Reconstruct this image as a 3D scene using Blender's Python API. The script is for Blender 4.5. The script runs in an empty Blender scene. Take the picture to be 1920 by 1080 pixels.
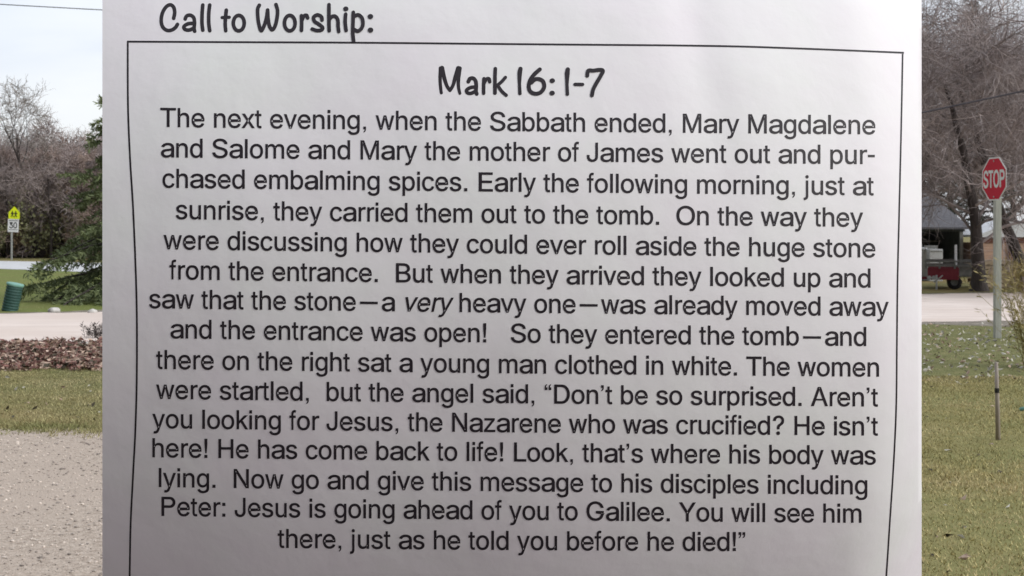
import bpy, bmesh, math, random
import numpy as np
from mathutils import Vector, Matrix
R = math.radians
SC = bpy.context.scene
COL = SC.collection

# ------------------------------------------------------------------ camera
# level camera 1.6 m above the ground; the photo's horizon lies at row 435 of 1080
EYE, FPX, HOR = 1.6, 2400.0, 435.0
cam = bpy.data.cameras.new('camera')
cam.sensor_width = 36.0
cam.lens = 36.0 * FPX / 1920.0
cam.shift_y = (HOR - 540.0) / 1920.0
cam.clip_start, cam.clip_end = 0.1, 3000
cam.dof.use_dof = True
cam.dof.focus_distance = 2.5
cam.dof.aperture_fstop = 18
cob = bpy.data.objects.new('camera', cam)
cob.location = (0, 0, EYE)
cob.rotation_euler = (R(90), 0, 0)
COL.objects.link(cob)
SC.camera = cob

# ------------------------------------------------------------------ sky and sun
SUN_EL, SUN_AZ = R(26), R(114)          # azimuth from +Y (ahead) towards +X (right)
w = bpy.data.worlds.new('World'); SC.world = w
w.use_nodes = True
nt = w.node_tree; nt.nodes.clear()
def N(tree, kind, **kw):
    n = tree.nodes.new(kind)
    for k, v in kw.items(): setattr(n, k, v)
    return n
out = N(nt, 'ShaderNodeOutputWorld'); bg = N(nt, 'ShaderNodeBackground')
bg.inputs['Strength'].default_value = 0.1
sky = N(nt, 'ShaderNodeTexSky', sky_type='NISHITA', sun_disc=False)
sky.sun_elevation = SUN_EL; sky.sun_rotation = SUN_AZ
tc = N(nt, 'ShaderNodeTexCoord')
noi = N(nt, 'ShaderNodeTexNoise'); noi.inputs['Scale'].default_value = 2.6; noi.inputs['Detail'].default_value = 5
mp = N(nt, 'ShaderNodeMapping'); mp.inputs['Scale'].default_value = (1, 1, 3.5)
cr = N(nt, 'ShaderNodeValToRGB')
cr.color_ramp.elements[0].position = 0.35; cr.color_ramp.elements[0].color = (6.9, 7.5, 8.6, 1)
cr.color_ramp.elements[1].position = 0.62; cr.color_ramp.elements[1].color = (9.3, 9.5, 9.8, 1)
# unseen dark cloud added behind camera left to shade the page's lower left
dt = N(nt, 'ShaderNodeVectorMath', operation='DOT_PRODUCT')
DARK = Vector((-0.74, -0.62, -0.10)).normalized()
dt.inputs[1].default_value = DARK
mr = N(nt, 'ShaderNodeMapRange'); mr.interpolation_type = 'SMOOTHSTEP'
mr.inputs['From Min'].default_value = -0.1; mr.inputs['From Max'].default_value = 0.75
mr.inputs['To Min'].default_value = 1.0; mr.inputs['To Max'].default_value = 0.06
mu = N(nt, 'ShaderNodeVectorMath', operation='SCALE')
mx = N(nt, 'ShaderNodeMix', data_type='RGBA'); mx.inputs[0].default_value = 0.88
L = nt.links.new
L(tc.outputs['Generated'], mp.inputs[0]); L(mp.outputs[0], noi.inputs['Vector'])
L(noi.outputs['Fac'], cr.inputs[0]); L(tc.outputs['Generated'], dt.inputs[0])
sx = N(nt, 'ShaderNodeSeparateXYZ'); L(tc.outputs['Generated'], sx.inputs[0])
zen = N(nt, 'ShaderNodeMapRange'); zen.inputs['From Min'].default_value = 0; zen.inputs['From Max'].default_value = 1
zen.inputs['To Min'].default_value = 0.92; zen.inputs['To Max'].default_value = 2.15      # overcast: the zenith outshines the horizon
L(sx.outputs['Z'], zen.inputs['Value'])
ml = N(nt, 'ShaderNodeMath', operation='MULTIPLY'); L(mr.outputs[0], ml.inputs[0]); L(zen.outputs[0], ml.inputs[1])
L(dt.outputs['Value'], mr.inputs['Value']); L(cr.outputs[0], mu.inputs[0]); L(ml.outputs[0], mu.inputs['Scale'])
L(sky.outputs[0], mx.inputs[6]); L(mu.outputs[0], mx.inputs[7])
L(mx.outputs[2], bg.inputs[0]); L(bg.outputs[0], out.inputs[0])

sl = bpy.data.lights.new('sun', 'SUN'); sl.energy = 1.35; sl.angle = R(12); sl.color = (1, 0.985, 0.90)
so = bpy.data.objects.new('sun', sl); COL.objects.link(so)
sd = Vector((math.sin(SUN_AZ) * math.cos(SUN_EL), math.cos(SUN_AZ) * math.cos(SUN_EL), math.sin(SUN_EL)))
so.rotation_euler = sd.to_track_quat('Z', 'Y').to_euler()
so.location = (20, -20, 30)
vs = SC.view_settings
SC.display_settings.display_device = 'sRGB'
vs.view_transform = 'Standard'; vs.look = 'None'; vs.gamma = 1; vs.exposure = 0.08; vs.use_curve_mapping = False
SC.cycles.max_bounces = 6
SC.cycles.use_denoising = True

# ------------------------------------------------------------------ helpers
def at(px, py):                    # ground point seen at a pixel of the 1920 x 1080 photo
    D = EYE * FPX / (py - HOR)
    return (px - 960) / FPX * D, D
def atd(px, py, D):                # point seen at a pixel, D metres ahead
    return Vector(((px - 960) / FPX * D, D, EYE - (py - HOR) / FPX * D))

def tag(o, label=None, cat=None, group=None, kind=None):
    if label: o['label'] = label
    if cat: o['category'] = cat
    if group: o['group'] = group
    if kind: o['kind'] = kind
    return o
def empty(name, loc, rz=0, **kw):
    o = bpy.data.objects.new(name, None); COL.objects.link(o)
    o.empty_display_size = 0.2
    o.location = loc; o.rotation_euler = (0, 0, rz)
    return tag(o, **kw)
def children(o): return [c for c in bpy.data.objects if c.parent == o]
def copy_tree(o, parent=None):
    c = o.copy(); COL.objects.link(c)
    if parent: c.parent = parent
    for ch in children(o): copy_tree(ch, c)
    return c

class MB:
    """collects plain geometry, then links it as ONE mesh object"""
    def __init__(s): s.v = []; s.f = []; s.m = []; s.n = 0
    def add(s, V, F, mi=0):
        b = s.n
        V = np.asarray(V, float).reshape(-1, 3)
        s.v.append(V); s.n += len(V)
        s.f.extend([tuple(i + b for i in f) for f in F]); s.m.extend([mi] * len(F))
    def box(s, c, d, rot=None, mi=0, bev=0.0):
        bm = bmesh.new(); bmesh.ops.create_cube(bm, size=1)
        bmesh.ops.scale(bm, vec=d, verts=bm.verts)
        if bev: bmesh.ops.bevel(bm, geom=bm.edges[:], offset=bev, segments=2, affect='EDGES', profile=0.7)
        M = Matrix.Translation(c) @ (rot.to_4x4() if rot else Matrix())
        bm.transform(M); s.bm(bm, mi)
    def bm(s, bm, mi=0):
        bm.verts.index_update()
        s.add([v.co[:] for v in bm.verts], [[v.index for v in f.verts] for f in bm.faces], mi); bm.free()
    def tube(s, P, rad, k=6, cap=True, mi=0):
        P = np.asarray(P, float); n = len(P)
        rad = np.broadcast_to(np.asarray(rad, float), (n,))
        T = np.gradient(P, axis=0); T /= np.linalg.norm(T, axis=1)[:, None] + 1e-9
        up = np.array([0.31, 0.17, 0.93]) if abs(T[0, 2]) < 0.9 else np.array([0.93, 0.31, 0.17])
        U = np.cross(T, up); U /= np.linalg.norm(U, axis=1)[:, None] + 1e-9
        W = np.cross(T, U)
        a = np.arange(k) * 2 * math.pi / k
        V = P[:, None] + rad[:, None, None] * (np.cos(a)[None, :, None] * U[:, None] + np.sin(a)[None, :, None] * W[:, None])
        F = []
        for i in range(n - 1):
            for j in range(k):
                F.append((i * k + j, i * k + (j + 1) % k, (i + 1) * k + (j + 1) % k, (i + 1) * k + j))
        if cap:
            F.append(tuple(range(k - 1, -1, -1))); F.append(tuple((n - 1) * k + j for j in range(k)))
        s.add(V.reshape(-1, 3), F, mi)
    def lathe(s, prof, k=24, M=None, mi=0):
        V = []; F = []
        for r, z in prof:
            for j in range(k):
                a = 2 * math.pi * j / k; V.append((r * math.cos(a), r * math.sin(a), z))
        for i in range(len(prof) - 1):
            for j in range(k):
                F.append((i * k + j, i * k + (j + 1) % k, (i + 1) * k + (j + 1) % k, (i + 1) * k + j))
        if M is not None: V = [(M @ Vector(v))[:] for v in V]
        s.add(V, F, mi)
    def prism(s, poly, M, depth, mi=0):
        """polygon in local x/z, extruded along local +y"""
        n = len(poly); V = [(x, 0, z) for x, z in poly] + [(x, depth, z) for x, z in poly]
        F = [tuple(range(n)), tuple(range(2 * n - 1, n - 1, -1))] + [((i + 1) % n, i, n + i, n + (i + 1) % n) for i in range(n)]
        s.add([(M @ Vector(v))[:] for v in V], F, mi)
    def build(s, name, mats, parent=None, smooth=False, loc=(0, 0, 0)):
        me = bpy.data.meshes.new(name)
        V = np.concatenate(s.v) if s.v else np.zeros((0, 3))
        me.from_pydata(V.tolist(), [], s.f)
        if not isinstance(mats, (list, tuple)): mats = [mats]
        for m in mats: me.materials.append(m)
        if len(mats) > 1: me.polygons.foreach_set('material_index', s.m)
        if smooth: me.polygons.foreach_set('use_smooth', [True] * len(me.polygons))
        me.update()
        o = bpy.data.objects.new(name, me); COL.objects.link(o)
        o.location = loc
        if parent: o.parent = parent
        return o

def mat(name, stops, scale=4.0, detail=5, rough=0.85, bump=0.0, bscale=None, metallic=0.0, stretch=None, coord='Object',
        scale2=None, tint=None, spec=0.3, island=0.0, transl=0.0):
    """Principled material whose colour runs through noise-driven stops"""
    m = bpy.data.materials.new(name); m.use_nodes = True
    t = m.node_tree; b = t.nodes['Principled BSDF']; l = t.links.new
    b.inputs['Roughness'].default_value = rough; b.inputs['Metallic'].default_value = metallic
    b.inputs['Specular IOR Level'].default_value = spec
    tcn = N(t, 'ShaderNodeTexCoord'); vec = tcn.outputs[coord]
    if stretch:
        mpn = N(t, 'ShaderNodeMapping'); mpn.inputs['Scale'].default_value = stretch
        l(vec, mpn.inputs[0]); vec = mpn.outputs[0]
    no = N(t, 'ShaderNodeTexNoise'); no.inputs['Scale'].default_value = scale; no.inputs['Detail'].default_value = detail
    no.inputs['Roughness'].default_value = 0.65
    l(vec, no.inputs['Vector'])
    r = N(t, 'ShaderNodeValToRGB'); e = r.color_ramp.elements
    while len(e) < len(stops): e.new(0.5)
    for i, (p, c) in enumerate(stops):
        e[i].position = p; e[i].color = (*c, 1)
    l(no.outputs['Fac'], r.inputs[0]); colr = r.outputs[0]
    if scale2:
        n2 = N(t, 'ShaderNodeTexNoise'); n2.inputs['Scale'].default_value = scale2; n2.inputs['Detail'].default_value = 4
        l(vec, n2.inputs['Vector'])
        m2 = N(t, 'ShaderNodeMix', data_type='RGBA')
        q = N(t, 'ShaderNodeMapRange'); q.inputs['From Min'].default_value = 0.4; q.inputs['From Max'].default_value = 0.62
        l(n2.outputs['Fac'], q.inputs['Value']); l(q.outputs[0], m2.inputs[0])
        l(colr, m2.inputs[6]); m2.inputs[7].default_value = (*tint, 1)
        colr = m2.outputs[2]
    if island:
        g = N(t, 'ShaderNodeNewGeometry'); hs = N(t, 'ShaderNodeHueSaturation')
        q = N(t, 'ShaderNodeMapRange'); q.inputs['To Min'].default_value = 1 - island; q.inputs['To Max'].default_value = 1 + island
        l(g.outputs['Random Per Island'], q.inputs['Value']); l(q.outputs[0], hs.inputs['Value']); l(colr, hs.inputs['Color'])
        colr = hs.outputs[0]
    l(colr, b.inputs['Base Color'])
    if bump:
        bn = N(t, 'ShaderNodeTexNoise'); bn.inputs['Scale'].default_value = bscale or scale * 6; bn.inputs['Detail'].default_value = 6
        l(vec, bn.inputs['Vector'])
        bp = N(t, 'ShaderNodeBump'); bp.inputs['Strength'].default_value = bump; bp.inputs['Distance'].default_value = 0.02
        l(bn.outputs['Fac'], bp.inputs['Height']); l(bp.outputs[0], b.inputs['Normal'])
    return m

# ------------------------------------------------------------------ materials
M_grass = mat('lawn grass', [(0.2, (0.092, 0.102, 0.038)), (0.5, (0.165, 0.158, 0.066)), (0.8, (0.27, 0.225, 0.115))], 6, 8,
              bump=1.0, bscale=40, scale2=0.35, tint=(0.23, 0.18, 0.082), rough=1, spec=0.1)
M_lawn = mat('green lawn', [(0.2, (0.085, 0.115, 0.030)), (0.5, (0.155, 0.185, 0.052)), (0.8, (0.22, 0.225, 0.080))], 5, 8, bump=0.8, bscale=30, scale2=0.5, tint=(0.16, 0.17, 0.055), rough=1, spec=0.1)
M_dry = mat('dry lawn', [(0.2, (0.14, 0.135, 0.050)), (0.5, (0.24, 0.205, 0.090)), (0.8, (0.35, 0.275, 0.14))], 6, 8, bump=0.8, bscale=50, scale2=0.6, tint=(0.20, 0.195, 0.08), rough=1, spec=0.1)
M_blade_dry = mat('dry grass blades', [(0.25, (0.25, 0.24, 0.095)), (0.5, (0.45, 0.385, 0.19)), (0.75, (0.62, 0.49, 0.30))], 0.9, 6, island=0.4, spec=0.1)
M_verge = mat('leafy verge', [(0.2, (0.085, 0.095, 0.036)), (0.5, (0.155, 0.155, 0.064)), (0.8, (0.25, 0.215, 0.11))], 5, 8, bump=1, bscale=30, rough=1, spec=0.1)
M_gravel = mat('gravel', [(0.25, (0.22, 0.17, 0.135)), (0.5, (0.45, 0.37, 0.305)), (0.75, (0.62, 0.53, 0.45))], 26, 10,
               bump=0.8, bscale=85, scale2=0.8, tint=(0.47, 0.385, 0.32), rough=1, spec=0.1)
M_road = mat('pale packed gravel', [(0.3, (0.55, 0.46, 0.41)), (0.6, (0.76, 0.665, 0.61)), (0.8, (0.80, 0.73, 0.69))], 2.2, 8,
             bump=0.4, bscale=30, scale2=0.5, tint=(0.62, 0.52, 0.46), rough=1, spec=0.1, stretch=(0.35, 1, 1))
M_paved = mat('worn pavement', [(0.3, (0.44, 0.44, 0.44)), (0.7, (0.60, 0.60, 0.61))], 1.5, 8, bump=0.2, bscale=25, rough=0.95, spec=0.2)
M_shoulder = mat('dirt shoulder', [(0.3, (0.12, 0.105, 0.075)), (0.55, (0.24, 0.21, 0.175)), (0.75, (0.42, 0.38, 0.33))], 3.5, 9,
                 bump=0.9, bscale=30, rough=1, spec=0.1)
M_bark = mat('grey bark', [(0.3, (0.035, 0.028, 0.026)), (0.6, (0.085, 0.070, 0.066)), (0.8, (0.14, 0.12, 0.115))], 9, 8, bump=1, bscale=30, stretch=(1, 1, 0.25))
M_twig_m = mat('mauve twigs', [(0.3, (0.24, 0.195, 0.185)), (0.7, (0.43, 0.36, 0.345))], 1.2, 3, island=0.25)  # the wood's twig colours are lightened in place of distance haze
M_twig_b = mat('brown twigs', [(0.3, (0.25, 0.19, 0.165)), (0.7, (0.42, 0.32, 0.285))], 1.2, 3, island=0.25)
M_twig_g = mat('grey twigs', [(0.3, (0.21, 0.185, 0.17)), (0.7, (0.38, 0.34, 0.315))], 1.2, 3, island=0.25)
M_twig_big = mat('grey mauve twigs', [(0.3, (0.22, 0.185, 0.18)), (0.7, (0.47, 0.405, 0.395))], 0.8, 3, island=0.35)
M_leaf_o = mat('olive leaves', [(0.3, (0.20, 0.21, 0.11)), (0.7, (0.36, 0.35, 0.19))], 1.5, 3, island=0.4)
M_leaf_r = mat('russet leaves', [(0.3, (0.30, 0.21, 0.14)), (0.7, (0.46, 0.33, 0.22))], 1.5, 3, island=0.4)
M_needle = mat('spruce needles', [(0.3, (0.105, 0.135, 0.062)), (0.7, (0.23, 0.265, 0.135))], 2, 3, island=0.4)
M_needle_d = mat('dark spruce needles', [(0.3, (0.062, 0.066, 0.055)), (0.7, (0.125, 0.128, 0.108))], 2, 3, island=0.4)
M_straw = mat('straw stems', [(0.3, (0.32, 0.265, 0.12)), (0.7, (0.58, 0.49, 0.25))], 3, 3, island=0.35)
M_galv = mat('galvanised steel', [(0.3, (0.36, 0.37, 0.36)), (0.7, (0.52, 0.53, 0.52))], 6, 4, rough=0.5, metallic=0.25)
M_post = mat('weathered pale post', [(0.3, (0.36, 0.36, 0.33)), (0.7, (0.52, 0.52, 0.48))], 5, 7, stretch=(6, 6, 0.6), rough=0.8, bump=0.3)
M_red = mat('sign red', [(0.3, (0.55, 0.012, 0.036)), (0.7, (0.64, 0.020, 0.05))], 2, 3, rough=0.55, spec=0.15)
M_white = mat('sign white', [(0.3, (0.74, 0.74, 0.75)), (0.7, (0.82, 0.82, 0.82))], 4, 4, rough=0.45)
M_lime = mat('fluorescent yellow green', [(0.3, (0.74, 0.83, 0.02)), (0.7, (0.82, 0.92, 0.03))], 3, 3, rough=0.4)
M_black = mat('black paint', [(0.3, (0.016, 0.016, 0.017)), (0.7, (0.03, 0.03, 0.03))], 4, 3, rough=0.5)
M_greybar = mat('grey lettering', [(0.3, (0.20, 0.20, 0.20)), (0.7, (0.27, 0.27, 0.27))], 4, 3, rough=0.5)
M_teal = mat('dull teal plastic', [(0.25, (0.022, 0.060, 0.054)), (0.7, (0.050, 0.110, 0.095))], 5, 6, rough=0.6, bump=0.2)
M_teal_l = mat('pale teal plastic', [(0.3, (0.14, 0.30, 0.25)), (0.7, (0.22, 0.40, 0.34))], 5, 5, rough=0.6)
M_shingle = mat('grey shingles', [(0.3, (0.075, 0.073, 0.083)), (0.7, (0.16, 0.157, 0.17))], 7, 6, bump=0.6, bscale=20, rough=0.95)
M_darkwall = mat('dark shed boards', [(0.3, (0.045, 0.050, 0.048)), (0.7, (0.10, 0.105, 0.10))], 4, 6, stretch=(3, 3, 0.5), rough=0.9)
M_applw = mat('chalky white enamel', [(0.3, (0.50, 0.51, 0.53)), (0.7, (0.62, 0.63, 0.65))], 3, 5, rough=0.45)
M_trred = mat('faded red paint', [(0.3, (0.20, 0.026, 0.044)), (0.7, (0.30, 0.050, 0.070))], 5, 7, rough=0.5, bump=0.1)
M_trgrey = mat('scuffed grey steel', [(0.3, (0.16, 0.16, 0.155)), (0.7, (0.30, 0.30, 0.285))], 6, 6, rough=0.6, metallic=0.2)
M_tyre = mat('tyre rubber', [(0.3, (0.016, 0.014, 0.016)), (0.7, (0.03, 0.027, 0.03))], 10, 4, rough=0.9)
M_plank = mat('tan planks', [(0.3, (0.40, 0.25, 0.18)), (0.7, (0.58, 0.39, 0.30))], 3, 7, stretch=(0.5, 4, 9), rough=0.85, bump=0.3)
M_brown = mat('red brown boards', [(0.3, (0.10, 0.042, 0.03)), (0.7, (0.18, 0.082, 0.058))], 3, 7, stretch=(1, 4, 4), rough=0.85)
M_roofw = mat('white sheet roof', [(0.3, (0.62, 0.63, 0.66)), (0.7, (0.76, 0.77, 0.79))], 2, 4, rough=0.5)
M_pallet = mat('weathered pallet wood', [(0.3, (0.40, 0.31, 0.21)), (0.7, (0.66, 0.54, 0.40))], 5, 7, stretch=(1, 8, 8), rough=0.9, bump=0.3)
M_stake = mat('weathered stake wood', [(0.3, (0.27, 0.225, 0.195)), (0.7, (0.42, 0.36, 0.315))], 9, 7, stretch=(4, 4, 0.7), rough=0.9)
M_pole = mat('creosoted pole wood', [(0.3, (0.08, 0.06, 0.045)), (0.7, (0.16, 0.125, 0.10))], 6, 7, stretch=(5, 5, 0.4), rough=0.9)
M_cable = mat('dark cable', [(0.3, (0.045, 0.04, 0.05)), (0.7, (0.065, 0.06, 0.07))], 4, 2, rough=0.7)
M_stone = mat('pale stone', [(0.3, (0.42, 0.39, 0.36)), (0.7, (0.68, 0.66, 0.63))], 8, 6, rough=0.9, bump=0.5)
M_pebble = mat('pebbles', [(0.3, (0.30, 0.25, 0.215)), (0.7, (0.62, 0.54, 0.47))], 1.5, 4, rough=0.9, island=0.5)
M_blade = mat('grass blades', [(0.25, (0.17, 0.19, 0.072)), (0.5, (0.35, 0.315, 0.16)), (0.75, (0.54, 0.44, 0.27))], 0.9, 6, island=0.4, spec=0.1)
M_lf_brown = mat('brown fallen leaves', [(0.3, (0.13, 0.062, 0.052)), (0.7, (0.26, 0.14, 0.118))], 3, 3, island=0.4)
M_lf_tan = mat('tan fallen leaves', [(0.3, (0.36, 0.25, 0.19)), (0.7, (0.56, 0.43, 0.35))], 3, 3, island=0.3)
M_lf_pale = mat('pale fallen leaves', [(0.3, (0.42, 0.38, 0.31)), (0.7, (0.66, 0.63, 0.57))], 3, 3, island=0.3)
M_lf_dark = mat('dark fallen leaves', [(0.3, (0.045, 0.038, 0.028)), (0.7, (0.09, 0.075, 0.05))], 3, 3, island=0.3)
M_page_bounce = mat('page bounce ground', [(0.3, (0.13, 0.105, 0.105)), (0.7, (0.26, 0.215, 0.21))], 5, 8, bump=0.8, bscale=30, rough=1, spec=0.1)  # colour of the added ground, chosen for its bounce onto the page
M_paper = mat('white copier paper', [(0.3, (0.855, 0.80, 0.835)), (0.5, (0.855, 0.825, 0.835)), (0.7, (0.85, 0.85, 0.825))], 2.2, 4, rough=0.7,
              bump=0.22, bscale=7, spec=0.25)
M_ink = mat('black toner', [(0.3, (0.017, 0.012, 0.017)), (0.7, (0.027, 0.020, 0.026))], 20, 3, rough=0.55, spec=0.3)
M_wood = mat('stake lumber', [(0.3, (0.30, 0.21, 0.13)), (0.7, (0.48, 0.36, 0.24))], 5, 7, stretch=(5, 5, 0.5), rough=0.85)

# ------------------------------------------------------------------ ground, roads
rng = np.random.default_rng(7)
def sheet(name, poly, z, m, sub=None):
    """flat irregular sheet; poly is a list of (x, y)"""
    mb = MB(); mb.add([(x, y, z) for x, y in poly], [tuple(range(len(poly)))])
    return tag(mb.build(name, m), kind='structure')
def ragged(a, b, n, amp):
    P = []
    ph = rng.uniform(0, 6, 4)
    a, b = np.array(a), np.array(b); d = b - a; nn = np.array([-d[1], d[0]]) / np.linalg.norm(d)
    for i in range(n + 1):
        t = i / n; s = t * np.linalg.norm(d)
        o = amp * (0.5 * math.sin(s * 0.9 + ph[0]) + 0.3 * math.sin(s * 2.3 + ph[1]) + 0.25 * math.sin(s * 5.1 + ph[2])) + rng.normal(0, amp * 0.25)
        P.append(tuple(a + d * t + nn * o))
    return P
sheet('ground', [(-900, -60), (900, -60), (900, 1800), (-900, 1800)], 0, M_grass)
# the greener lawn between the two roads
sheet('lawn', [at(-500, 600), at(96, 592), at(400, 583), at(560, 540), at(150, 505), at(0, 500), at(-700, 470)], 0.002, M_lawn)
sheet('grass_verge', ragged(at(820, 745), at(2250, 735), 90, 0.25) + [at(2150, 598), at(820, 626)], 0.002, M_verge)
sheet('dry_lawn', ragged(at(900, 722), at(2300, 716), 90, 0.3) + [at(2300, 1300), at(1240, 1300), at(1100, 860)], 0.006, M_dry)
def line(p, q, x): return (x, p[1] + (q[1] - p[1]) * (x - p[0]) / (q[0] - p[0]))
nl, nr = at(96, 640), at(1824, 602)
fl, fr = at(96, 587), at(1824, 550)
sheet('road_shoulder', ragged(line(at(96, 652), at(1824, 611), -38), line(at(96, 652), at(1824, 611), 60), 320, 0.55) +
      ragged(line(at(96, 585), at(1824, 549), 60), line(at(96, 585), at(1824, 549), -38), 320, 0.30), 0.004, M_shoulder)
sheet('gravel_road', ragged(line(nl, nr, -38), line(nl, nr, 60), 320, 0.28) + ragged(line(fl, fr, 60), line(fl, fr, -38), 320, 0.22), 0.008, M_road)
pn1, pn2, pf1, pf2 = at(0, 504.5), at(150, 510), at(0, 489.5), at(150, 492.5)
def ext(p, q, t): return (p[0] + (q[0] - p[0]) * t, p[1] + (q[1] - p[1]) * t)
sheet('paved_road', ragged(ext(pn1, pn2, -8), ext(pn1, pn2, 4.6), 120, 0.12) + ragged(ext(pf1, pf2, 6.0), ext(pf1, pf2, -6), 120, 0.12), 0.012, M_paved)
a0, a1 = at(-20, 798), at(215, 810)
sheet('gravel_drive', [(-9, 4.9), (-5, 5.2), (-2, 5.0), (0.4, 5.3), (0.7, 6)] + ragged((0.6, 9.6), ext(a0, a1, 0.98), 22, 0.10) + ragged(a1, a0, 70, 0.24) + ragged(a0, (-9, 10.9), 40, 0.12), 0.004, M_gravel)
sheet('page_bounce_ground', [(-7, -5), (6, -5), (5.5, 3.0), (3, 4.4), (0.4, 4.9), (-2, 4.6), (-5, 4.8), (-7, 4.5)], 0.004, M_page_bounce)  # unseen ground added to dim and tint the bounce onto the page

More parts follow.
